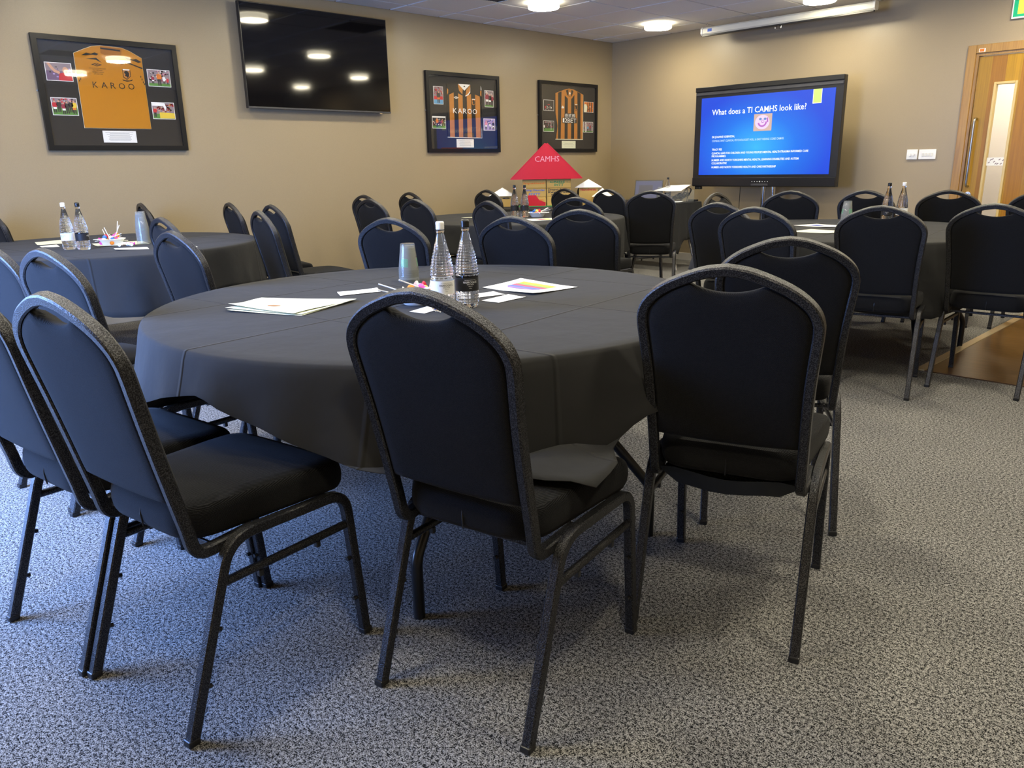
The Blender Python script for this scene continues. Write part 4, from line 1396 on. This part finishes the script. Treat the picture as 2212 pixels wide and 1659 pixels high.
# ------------------------------------------------------------------ bottles, cups, bowls, sweets, papers
def bottle_mesh():
    z0 = [(0.0005, 0.004), (0.028, 0.0), (0.0335, 0.006), (0.0345, 0.012)]
    n1 = [(0.0345, 0.012 + 0.034 * k / 18) for k in range(1, 19)]
    n2 = [(0.0352, 0.050), (0.0352, 0.096), (0.0345, 0.099)]
    n3 = []
    for k in range(1, 65):
        u = k / 64
        z = 0.099 + 0.130 * u
        r = 0.0345 + (0.0108 - 0.0345) * (u ** 1.2) + 0.0035 * math.sin(u * PI) * (1 - u)
        n3.append((r, z))
    n4 = [(0.0108, 0.232), (0.0122, 0.234), (0.0122, 0.238), (0.0106, 0.240), (0.0106, 0.247), (0.0005, 0.248)]
    prof = z0 + n1 + n2 + n3 + n4

    def mod(k, a, r, z):
        amp = 0.0
        if 0.010 < z < 0.048:
            amp = 0.0020
        elif 0.099 < z < 0.205:
            amp = 0.0030 * min(1, (0.21 - z) / 0.05)
        if amp == 0:
            return 0
        return amp * 0.36 * (math.cos(15 * a) + math.cos(2 * PI * z / 0.0085))
    q = MB()
    q.lathe(prof, 120, 'bottle_glass', mod=mod)
    return q.mesh('glass', True)


ME['bottle'] = bottle_mesh()
ME['cap_white'] = MB().lathe([(0.0118, 0.2405), (0.0128, 0.243), (0.0121, 0.246), (0.0127, 0.249), (0.0121, 0.252), (0.0127, 0.255), (0.0125, 0.261), (0.010, 0.2635), (0.0005, 0.264)], 28, 'white_gloss').mesh('cap', True)
ME['cap_black'] = MB().lathe([(0.0118, 0.2405), (0.0128, 0.243), (0.0121, 0.246), (0.0127, 0.249), (0.0121, 0.252), (0.0127, 0.255), (0.0125, 0.261), (0.010, 0.2635), (0.0005, 0.264)], 28, 'black_satin').mesh('cap', True)


def band(r, z0, z1, mt, n=48, a0=0, a1=2 * PI, th=0.0006):
    q = MB()
    A = [a0 + (a1 - a0) * i / n for i in range(n + 1)]
    q.loft([[(rr * math.cos(a), rr * math.sin(a), z) for rr, z in ((r, z0), (r + th, z0), (r + th, z1), (r, z1))] for a in A], mt, abs(a1 - a0) < 6.28)
    return q


ME['label_white'] = band(0.0353, 0.0525, 0.0925, 'white').mesh('label', True)
ME['label_black'] = band(0.0353, 0.0525, 0.0925, 'mat_black').mesh('label', True)


def curved_text(body, r, z, h, width, mt, ang=0.0):
    vs, fs = text_geo(body)
    x0, x1 = min(v.x for v in vs), max(v.x for v in vs)
    y1 = max(v.y for v in vs)
    q = MB()
    pv = []
    for v in vs:
        s = ((v.x - x0) / (x1 - x0) - 0.5) * width
        a = ang + s / r
        pv.append((r * math.cos(a), r * math.sin(a), z + v.y / y1 * h))
    q.add(pv, fs, mt)
    return q


for key, mt in (('white', 'ink'), ('black', 'white')):
    q = curved_text('HARROGATE', 0.0363, 0.0765, 0.0062, 0.044, mt)
    for bd, z, h, w in (('SPRING WATER', 0.0715, 0.0028, 0.022), ('THE ORIGINAL BRITISH WATER', 0.0855, 0.0018, 0.036), ('SINCE 1571', 0.0665, 0.002, 0.012), ('STILL', 0.0605, 0.002, 0.008)):
        p = curved_text(bd, 0.0363, z, h, w, mt)
        o0 = len(q.v)
        q.v += p.v
        q.f += [tuple(i + o0 for i in f) for f in p.f]
        q.m += [0] * len(p.f)
    ME['print_' + key] = q.mesh('lettering')


def bottle(x, y, z, key, label, group, face=None):
    a = math.atan2(-y, -x) if face is None else face
    t = thing('water_bottle', label, 'bottle', (x, y, z), a, group)
    place('glass', ME['bottle'], t)
    place('cap', ME['cap_' + key], t)
    l = place('label', ME['label_' + key], t)
    place('lettering', ME['print_' + key], l)
    return t


TZ = ZT + 0.0005
GB = 'glass water bottles on the tables'
R1 = 'beside the rainbow-printed sheet'
bottle(-1.800, 1.458, TZ, 'white', 'clear glass water bottle with white label and cap ' + R1, GB, math.atan2(-1.47, 1.82) + 0.35)
bottle(-1.792, 1.548, TZ, 'black', 'clear glass water bottle with black label and cap ' + R1, GB, math.atan2(-1.56, 1.81) + 0.30)
bottle(-5.02, 1.32, TZ, 'white', 'clear glass water bottle with white label near the framed amber shirt', GB, math.atan2(-1.37, 5.16) - 0.9)
bottle(-4.93, 1.37, TZ, 'black', 'clear glass water bottle with black label near the framed amber shirt', GB, math.atan2(-1.4, 5.1) + 1.3)
for x, y in ((-4.79, 4.70), (-4.71, 4.74)):
    bottle(x, y, TZ, 'black', 'clear glass water bottle with black label before the cardboard house', GB, 1.2)
bottle(-2.05, 5.52, TZ, 'black', 'clear glass water bottle with black cap before the wooden door', GB)
bottle(-1.985, 5.60, TZ, 'white', 'clear glass water bottle with white cap before the wooden door', GB)
bottle(-5.24, 7.58, PZ + 0.0005, 'black', 'clear glass water bottle with black label beside the laptop', GB)

ME['cup'] = MB().lathe([(0.0395, 0.0), (0.0405, 0.003), (0.0395, 0.006), (0.0385, 0.006), (0.0272, 0.098), (0.0262, 0.100), (0.0005, 0.100), (0.0005, 0.0985), (0.0258, 0.0985), (0.0375, 0.004), (0.0380, 0.0)], 32, 'clear_cup').mesh('body', True)
q = MB()
for k in range(3):
    a0 = k * 2 * PI / 3
    s0, s1 = 0.0351, 0.0319
    A = [a0 + 0.9 * i / 8 for i in range(9)]
    q.loft([[(s0 * math.cos(a), s0 * math.sin(a), 0.030), ((s0 + 0.0004) * math.cos(a), (s0 + 0.0004) * math.sin(a), 0.036), ((s1 + 0.0004) * math.cos(a), (s1 + 0.0004) * math.sin(a), 0.062), (s1 * math.cos(a), s1 * math.sin(a), 0.062)] for a in A], 'print_green', True)
ME['cup_print'] = q.mesh('print')


def cup_stack(x, y, z, n, step, label, where, tilt=0):
    for k in range(n):
        t = thing('plastic_cup', label, 'cup', (x, y, z + k * step), rng.uniform(0, 6), 'upturned cups stacked ' + where)
        place('body', ME['cup'], t)
        if k == n // 2:
            place('print', ME['cup_print'], t)


cup_stack(-2.39, 1.775, TZ, 6, 0.0085, 'clear plastic cup, upturned in the stack beside the rainbow-printed sheet', 'beside the rainbow sheet')
cup_stack(-5.02, 1.735, TZ, 12, 0.0085, 'clear plastic cup, upturned in the tall stack near the framed amber shirt', 'near the amber shirt')
cup_stack(-2.31, 5.50, TZ, 6, 0.0085, 'clear plastic cup, upturned in the stack before the wooden door', 'before the door')
cup_stack(-5.33, 7.56, PZ + 0.0005, 8, 0.0085, 'clear plastic cup, upturned in the stack beside the laptop', 'beside the laptop')

ME['bowl'] = MB().lathe([(0.0005, 0.0), (0.048, 0.0), (0.052, 0.004), (0.066, 0.030), (0.076, 0.036), (0.078, 0.038), (0.076, 0.040), (0.064, 0.034), (0.050, 0.006), (0.0005, 0.004)], 40, 'white').mesh('bowl', True)
ME['stick'] = MB().tube([(0, 0, 0.008), (0, 0, 0.098)], 0.0022, 'white_gloss', 6).mesh('stick')
SW = ['sweet_white', 'sweet_pink', 'sweet_orange', 'sweet_red', 'sweet_yellow', 'sweet_blue']
for c in SW:
    ME['lolly_' + c] = MB().lathe([(0.0005, -0.012), (0.008, -0.010), (0.013, -0.003), (0.013, 0.003), (0.008, 0.010), (0.004, 0.013), (0.0045, 0.018), (0.0005, 0.018)], 12, c).mesh('wrapped_head', True)
    q = MB()
    q.lathe([(0.0105, -0.024), (0.003, -0.013), (0.008, -0.010), (0.0095, 0), (0.008, 0.010), (0.003, 0.013), (0.0105, 0.024)], 10, c)
    ME['sweet_' + c] = q.mesh('wrapped_sweet', True)


def sweets(x, y, z, n, where, seed):
    rg = random.Random(seed)
    for k in range(n):
        lvl = k / n
        r = 0.055 * math.sqrt(rg.random()) * (1.08 - 0.55 * lvl)
        a = rg.uniform(0, 2 * PI)
        zz = z + 0.018 + 0.040 * lvl
        c = SW[(k * 5 + seed) % 6]
        if k % 3 != 1:
            t = thing('lollipop', 'wrapped lollipop with a white stick in the bowl ' + where, 'sweet', (x + r * math.cos(a), y + r * math.sin(a), zz), 0, 'sweets in the bowl ' + where)
            t.rotation_euler = (rg.uniform(1.15, 1.75) * (1 if rg.random() > 0.15 else 0.35), 0, rg.uniform(0, 6.28))
            place('wrapped_head', ME['lolly_' + c], t)
            place('stick', ME['stick'], t)
        else:
            o = place('wrapped_sweet', ME['sweet_' + c], None, (x + r * math.cos(a), y + r * math.sin(a), zz))
            o.rotation_euler = (PI / 2 + rg.uniform(-0.4, 0.4), 0, rg.uniform(0, 6.28))
            tag(o, 'twist-wrapped sweet in the bowl ' + where, 'sweet', 'sweets in the bowl ' + where)


for x, y, n, where, sdd in ((-1.955, 1.487, 20, 'beside the rainbow-printed sheet', 1), (-5.09, 1.575, 20, 'near the framed amber shirt', 2), (-4.62, 4.80, 13, 'before the cardboard house', 3)):
    o = place('sweet_bowl', ME['bowl'], None, (x, y, TZ))
    tag(o, 'white disposable bowl of sweets ' + where, 'bowl', 'bowls of sweets on the tables')
    sweets(x, y, TZ, n, where, sdd)
for k, (x, y, c) in enumerate(((-4.96, 1.585, 'sweet_white'), (-4.93, 1.62, 'sweet_white'), (-4.97, 1.64, 'sweet_pink'))):
    o = place('wrapped_sweet', ME['sweet_' + c], None, (x, y, TZ + 0.010))
    o.rotation_euler = (PI / 2, 0, 0.7 + k)
    tag(o, 'twist-wrapped sweet lying on the black cloth beside the bowl', 'sweet', 'loose sweets beside the bowl')


def sheet(name, corners, z, mt, label, cat, group=None, curl=0.0, cor=(0,), parts=None):
    """a sheet of paper: four corners on the table, slightly lifted at chosen corners"""
    n = 8
    cs = [Vector((x, y, 0)) for x, y in corners]
    q = MB()
    vs, fs = [], []
    for side_ in (0, 1):
        for i in range(n + 1):
            for j in range(n + 1):
                u, v = i / n, j / n
                p = cs[0] * (1 - u) * (1 - v) + cs[1] * u * (1 - v) + cs[2] * u * v + cs[3] * (1 - u) * v
                h = 0.0
                for k in cor:
                    cu, cv = ((0, 0), (1, 0), (1, 1), (0, 1))[k]
                    dd = math.hypot(u - cu, v - cv)
                    h += curl * max(0, 1 - dd / 0.75) ** 2
                h += curl * 0.12 * (1 + math.sin(7 * u + 3 * v))
                vs.append((p.x, p.y, z + h + 0.0004 * side_))
    m1 = (n + 1) ** 2
    for i in range(n):
        for j in range(n):
            a = i * (n + 1) + j
            fs.append((a, a + 1, a + n + 2, a + n + 1))
            fs.append((m1 + a, m1 + a + n + 1, m1 + a + n + 2, m1 + a + 1))
    q.add(vs, fs, mt)
    o = q.build(name, None, True)
    tag(o, label, cat, group)
    if parts:
        pq = {}
        for nm, poly, pm in parts:
            k = pq.setdefault(nm, MB())
            pts = []
            for u, v in poly:
                p = cs[0] * (1 - u) * (1 - v) + cs[1] * u * (1 - v) + cs[2] * u * v + cs[3] * (1 - u) * v
                h = sum(curl * max(0, 1 - math.hypot(u - ((0, 0), (1, 0), (1, 1), (0, 1))[c_][0], v - ((0, 0), (1, 0), (1, 1), (0, 1))[c_][1]) / 0.75) ** 2 for c_ in cor) + curl * 0.12 * (1 + math.sin(7 * u + 3 * v))
                pts.append((p.x, p.y, z + h + 0.0010))
            k.add(pts, [tuple(range(len(pts)))], pm)
        for nm, k in pq.items():
            k.build(nm, o)
    return o


def rows(u0, u1, v0, v1, n, mt, nm='print', skip=0):
    out_ = []
    for k in range(n):
        v = v0 + (v1 - v0) * k / max(1, n - 1)
        e = u1 - (0.12 * rng.random()) * (u1 - u0)
        out_.append((nm, [(u0, v), (e, v), (e, v + 0.012), (u0, v + 0.012)], mt))
    return out_


rb = []
for k, (c, v0, v1) in enumerate((('rain_yellow', 0.66, 0.80), ('rain_green', 0.58, 0.68), ('rain_red', 0.46, 0.60), ('rain_blue', 0.36, 0.48), ('rain_purple', 0.28, 0.38))):
    rb.append(('rainbow_print', [(0.20 + 0.05 * (k == 4), v0), (0.80 - 0.08 * (k == 4), v0), (0.80, v1), (0.20, v1)], c))
rb += rows(0.12, 0.45, 0.14, 0.22, 3, 'grey_ink') + rows(0.55, 0.9, 0.14, 0.2, 2, 'grey_ink') + rows(0.82, 0.95, 0.4, 0.6, 3, 'grey_ink')
sheet('printed_sheet', [(-1.787, 1.833), (-2.042, 1.836), (-2.074, 2.061), (-1.785, 2.056)], ZT + 0.001, 'white', 'white paper sheet printed with a rainbow-coloured block', 'paper', None, 0.006, (0, 2), rb)
GP = 'cream handouts in the overlapping pile'
sheet('handout_sheet', [(-2.411, 1.239), (-2.30, 1.010), (-2.055, 1.125), (-2.165, 1.390)], ZT + 0.001, 'cream', 'cream handout at the bottom of the overlapping pile', 'paper', GP, 0.004, (1, 3))
sheet('handout_sheet', [(-2.425, 1.215), (-2.325, 1.015), (-2.062, 1.130), (-2.150, 1.372)], ZT + 0.0035, 'cream', 'cream handout in the middle of the overlapping pile', 'paper', GP, 0.005, (1, 3))
sheet('handout_sheet', [(-2.43, 1.19), (-2.355, 1.040), (-2.078, 1.112), (-2.145, 1.345)], ZT + 0.0065, 'cream', 'cream handout on top of the overlapping pile with a brown emblem', 'paper', GP, 0.008, (1,),
      [('emblem', [(0.60, 0.44), (0.66, 0.40), (0.74, 0.43), (0.74, 0.53), (0.66, 0.56), (0.60, 0.54)], 'brown_ink')] + [('print', [(u, 0.30), (u + 0.012, 0.30), (u + 0.012, 0.72), (u, 0.72)], 'grey_ink') for u in (0.25, 0.31, 0.37, 0.43, 0.84)])
GC = 'small white cards on the tables'
sheet('reply_card', [(-2.285, 1.403), (-2.365, 1.441), (-2.315, 1.576), (-2.251, 1.547)], ZT + 0.001, 'white', 'small white card lying alone between handouts and bottles', 'card', GC, 0.005, (2,), rows(0.2, 0.8, 0.15, 0.45, 4, 'grey_ink'))
sheet('reply_card', [(-1.765, 1.653), (-1.839, 1.648), (-1.852, 1.78), (-1.779, 1.791)], ZT + 0.001, 'white', 'small white card beside the black-labelled bottle', 'card', GC, 0.003, (2,), rows(0.2, 0.8, 0.12, 0.45, 4, 'grey_ink'))
sheet('reply_card', [(-1.895, 1.665), (-1.965, 1.675), (-1.940, 1.795), (-1.870, 1.785)], ZT + 0.001, 'white', 'small white card half hidden behind the black-labelled bottle', 'card', GC, 0.002, (2,), rows(0.2, 0.8, 0.12, 0.4, 3, 'grey_ink'))
sheet('reply_card', [(-1.80, 1.385), (-1.86, 1.375), (-1.90, 1.50), (-1.84, 1.51)], ZT + 0.001, 'white', 'small white card beneath the bowl of sweets and the white-labelled bottle', 'card', GC, 0.001, (2,))
lab2 = 'paper sheet on the table near the framed amber shirt'
for cs, mt, nm in (([(-5.754, 1.316), (-5.45, 1.26), (-5.50, 1.45), (-5.80, 1.50)], 'cream', 'cream'), ([(-5.42, 1.26), (-5.25, 1.24), (-5.26, 1.33), (-5.43, 1.36)], 'white', 'small white'), ([(-5.30, 1.52), (-5.02, 1.47), (-4.97, 1.75), (-5.24, 1.80)], 'cream', 'large cream'), ([(-4.84, 1.50), (-4.70, 1.47), (-4.62, 1.62), (-4.76, 1.66)], 'white', 'white'), ([(-4.72, 1.70), (-4.55, 1.66), (-4.50, 1.85), (-4.67, 1.88)], 'paper', 'plain')):
    sheet('paper_sheet', cs, ZT + 0.001, mt, nm + ' ' + lab2, 'paper', 'papers near the amber shirt', 0.004, (1,))
lab3 = 'paper sheet on the table before the cardboard house'
sheet('printed_sheet', [(-4.30, 4.42), (-4.50, 4.50), (-4.40, 4.78), (-4.20, 4.70)], ZT + 0.001, 'white', 'printed ' + lab3, 'paper', None, 0.003, (1,), [('rainbow_print', [(0.25, 0.3), (0.75, 0.3), (0.75, 0.5), (0.25, 0.5)], 'rain_red'), ('rainbow_print', [(0.25, 0.5), (0.75, 0.5), (0.75, 0.7), (0.25, 0.7)], 'rain_yellow')])
sheet('paper_sheet', [(-5.14, 4.40), (-5.05, 4.38), (-4.98, 4.56), (-5.07, 4.58)], ZT + 0.001, 'cream', 'narrow cream ' + lab3, 'paper', None, 0.002, (1,))
sheet('paper_sheet', [(-4.50, 4.86), (-4.42, 4.84), (-4.40, 4.98), (-4.48, 5.0)], ZT + 0.001, 'white', 'small white ' + lab3, 'paper', None, 0.002, (1,))
lab4 = 'paper sheet on the table before the wooden door'
sheet('printed_sheet', [(-2.45, 5.00), (-2.20, 4.94), (-2.10, 5.12), (-2.38, 5.20)], ZT + 0.001, 'white', 'white blue-printed ' + lab4, 'paper', None, 0.004, (1,), [('print', [(0.2, 0.3), (0.5, 0.3), (0.5, 0.7), (0.2, 0.7)], 'blue_ink')])
sheet('paper_sheet', [(-2.25, 4.55), (-2.0, 4.52), (-1.95, 4.74), (-2.22, 4.78)], ZT + 0.001, 'cream', 'pale cream ' + lab4, 'paper', None, 0.003, (1,))

# ------------------------------------------------------------------ cardboard house and its little neighbours
HX, HY, HZ = -5.735, 6.10, ZT + 0.001
HR = math.radians(41)       # turned to face into the room
t = thing('cardboard_house', 'model house of lettered cardboard boxes under a red roof', 'model house', (HX, HY, HZ), HR)
MB().box(-0.30, 0.30, -0.03, 0.22, 0, 0.008, 'green').build('baseboard_card', t)
words = {(0, 0): [('Children', 'orange_ink', 0.055)], (0, 1): [('Eating Disorder', 'rain_blue', 0.065), ('EDITT', 'rain_blue', 0.018)], (0, 2): [('Inpatient', 'orange_ink', 0.045)],
         (1, 0): [('Core', 'ink', 0.055), ('CAMHS', 'ink', 0.018)], (1, 1): [('Dynamic Support', 'ink', 0.068), ('Keyworker', 'ink', 0.042), ('Service', 'ink', 0.012)], (1, 2): [('CRISIS -', 'print_green', 0.055), ('IHTT', 'print_green', 0.022)]}
BH = 0.0905
for ci in (0, 1):
    for ri in (0, 1, 2):
        x0 = -0.255 + ci * 0.258
        q = MB()
        q.box(x0 + 0.003, x0 + 0.250, 0.0, 0.17, 0.008 + ri * BH, 0.008 + (ri + 1) * BH - 0.002, 'cardboard', 0.003)
        bx = q.build('cardboard_box', t)
        for wd, mt, z in words[(ci, ri)]:
            w = min(0.20, 0.024 * len(wd)) if len(wd) < 9 else 0.225
            lettering(wd, bx, mt, (x0 + 0.127 - w / 2, -0.0008, 0.008 + ri * BH + z - 0.004), (1, 0, 0), (0, 0, 1), w, 0.021 if len(wd) > 5 else 0.027, shear=0.12, bold=0.025)
rz0 = 0.008 + 3 * BH
q = MB()
q.prism([(-0.37, rz0), (0.375, rz0), (0.012, rz0 + 0.355), (-0.012, rz0 + 0.355)], lambda u, v, dd: (u, dd, v), -0.045, -0.041, 'house_red')
rf = q.build('roof_front', t)
lettering('CAMHS', rf, 'pink', (-0.115, -0.0455, rz0 + 0.175), (1, 0, 0), (0.02, 0, 1), 0.25, 0.055)
q = MB()
q.prism([(-0.37, rz0), (0.375, rz0), (0.012, rz0 + 0.355), (-0.012, rz0 + 0.355)], lambda u, v, dd: (u, dd, v), 0.20, 0.204, 'house_red')
q.build('roof_back', t)
for s in (-1, 1):
    q = MB()
    q.prism([(s * 0.012, rz0 + 0.355), (s * 0.372, rz0), (s * 0.378, rz0 + 0.005), (s * 0.012, rz0 + 0.362)], lambda u, v, dd: (u, dd, v), -0.048, 0.207, 'house_red')
    q.build('roof_slope', t)
q = MB()
q.prism([(-0.245, 0.008), (-0.01, 0.008), (-0.01, 0.045), (-0.075, 0.066), (-0.11, 0.117), (-0.19, 0.117), (-0.232, 0.062)], lambda u, v, dd: (u, dd, v), -0.018, -0.015, 'house_red')
q.build('red_hill_cutout', t)


def paper_house(dx, dy, dz, w, h, word, label):
    p = Matrix.Rotation(HR, 3, 'Z') @ Vector((dx, dy, 0))
    t = thing('paper_roof_house', label, 'model house', (HX + p.x, HY + p.y, HZ + dz), HR, 'little paper-roofed houses')
    q = MB()
    q.box(-w / 2, w / 2, 0, 0.11, 0, h, 'cardboard', 0.002)
    bd = q.build('body', t)
    if word:
        lettering(word, bd, 'red' if len(word) > 4 else 'ink', (-w * 0.42, -0.0008, h - 0.032), (1, 0, 0), (0, 0, 1), w * 0.84, 0.024, bold=0.025)
    q = MB()
    rw, rh = w * 0.72, 0.085
    q.add([(-rw, -0.035, h), (rw, -0.035, h), (rw, 0.145, h), (-rw, 0.145, h), (0, 0.03, h + rh), (0, 0.08, h + rh)], [(0, 1, 4), (1, 2, 5, 4), (2, 3, 5), (3, 0, 4, 5), (0, 3, 2, 1)], 'white')
    q.build('roof', t)


paper_house(-0.475, 0.05, 0, 0.20, 0.112, 'Le', 'little house with white paper roof beside the tall lettered house')
paper_house(0.44, 0.10, 0, 0.20, 0.185, 'Neurodiversity', 'taller little house with white paper roof lettered in red')
paper_house(0.585, -0.06, 0, 0.15, 0.095, '', 'plain little house with white paper roof near the taller one')

# ------------------------------------------------------------------ things on the presenter's table
t = thing('laptop', 'open black laptop on the cloth-covered side table', 'laptop', (-5.53, 7.55, PZ + 0.001), math.radians(22))
MB().box(-0.165, 0.165, -0.115, 0.115, 0, 0.016, 'black_plastic', 0.003).build('base', t)
q = MB()
for r in range(5):
    for k in range(12):
        q.box(-0.145 + k * 0.0245, -0.125 + k * 0.0245, -0.02 + r * 0.022, -0.003 + r * 0.022, 0.016, 0.0175, 'grey_plastic')
kb = q.build('keyboard', t)
kb['kind'] = 'stuff'
lid = MB().box(-0.165, 0.165, 0, 0.007, 0, 0.225, 'black_plastic', 0.002).build('lid', t, False, (0, 0.116, 0.014))
lid.rotation_euler = (math.radians(-18), 0, 0)
MB().box(-0.155, 0.155, -0.0012, 0, 0.014, 0.214, 'laptop_screen').build('screen', lid)
MB().box(-0.115, 0.05, -0.0020, -0.0012, 0.07, 0.165, 'laptop_window').build('screen_window', lid)

o = MB().box(-0.13, 0.13, -0.085, 0.085, 0, 0.003, 'clear_cup').build('clear_box', None, False, (-5.06, 7.56, PZ + 0.003))
tag(o, 'clear plastic box holding black cables beside the laptop', 'box')
for bx in ((-0.13, -0.127, -0.085, 0.085), (0.127, 0.13, -0.085, 0.085), (-0.127, 0.127, -0.085, -0.082), (-0.127, 0.127, 0.082, 0.085)):
    MB().box(*bx, 0.003, 0.125, 'clear_cup').build('side', o)
for k in range(4):
    rg = random.Random(40 + k)
    pts = []
    for i in range(26):
        a = i * 0.62 + k
        r = 0.035 + 0.030 * rg.random()
        pts.append((-5.06 + (k - 1.5) * 0.03 + r * 1.2 * math.cos(a), 7.56 + 0.75 * r * math.sin(a), PZ + 0.012 + 0.014 * k + 0.05 * rg.random()))
    if k > 1:
        pts += [(-4.97, 7.56, PZ + 0.15), (-4.935 + 0.01 * k, 7.55, PZ + 0.13), (-4.95, 7.54, PZ + 0.05), (-4.93, 7.5, PZ + 0.010)]
    q = MB()
    q.tube(catmull(pts, 3), 0.0045, 'black_satin', 6)
    c = q.build('cable', None, True)
    tag(c, 'black cable coiled in the clear plastic box', 'cable', 'cables in the clear box')
o = sheet('paper_sheet', [(-5.32, 7.42), (-4.97, 7.44), (-4.99, 7.66), (-5.24, 7.64)], PZ + 0.146, 'white', 'white papers lying across the top of the clear cable box', 'paper', None, 0.010, (0,))
for v in o.data.vertices:
    v.co.z += (v.co.y - 7.54) * 0.28
sheet('paper_sheet', [(-5.30, 7.33), (-4.95, 7.33), (-4.93, 7.44), (-5.28, 7.45)], PZ + 0.002, 'white', 'white papers at the table edge before the cable box', 'paper', None, 0.010, (2,))
sheet('pad', [(-5.34, 7.46), (-5.18, 7.44), (-5.17, 7.52), (-5.33, 7.54)], PZ + 0.004, 'paper', 'thin paper pad between the laptop and the cable box', 'paper', None, 0.002, (1,))
o = MB().box(-0.05, 0.05, -0.03, 0.03, 0, 0.02, 'black_plastic', 0.004).build('power_adapter', None, False, (-4.965, 7.68, PZ + 0.001))
tag(o, 'small black power adapter at the corner of the side table', 'adapter')

print('objects', len(bpy.data.objects))
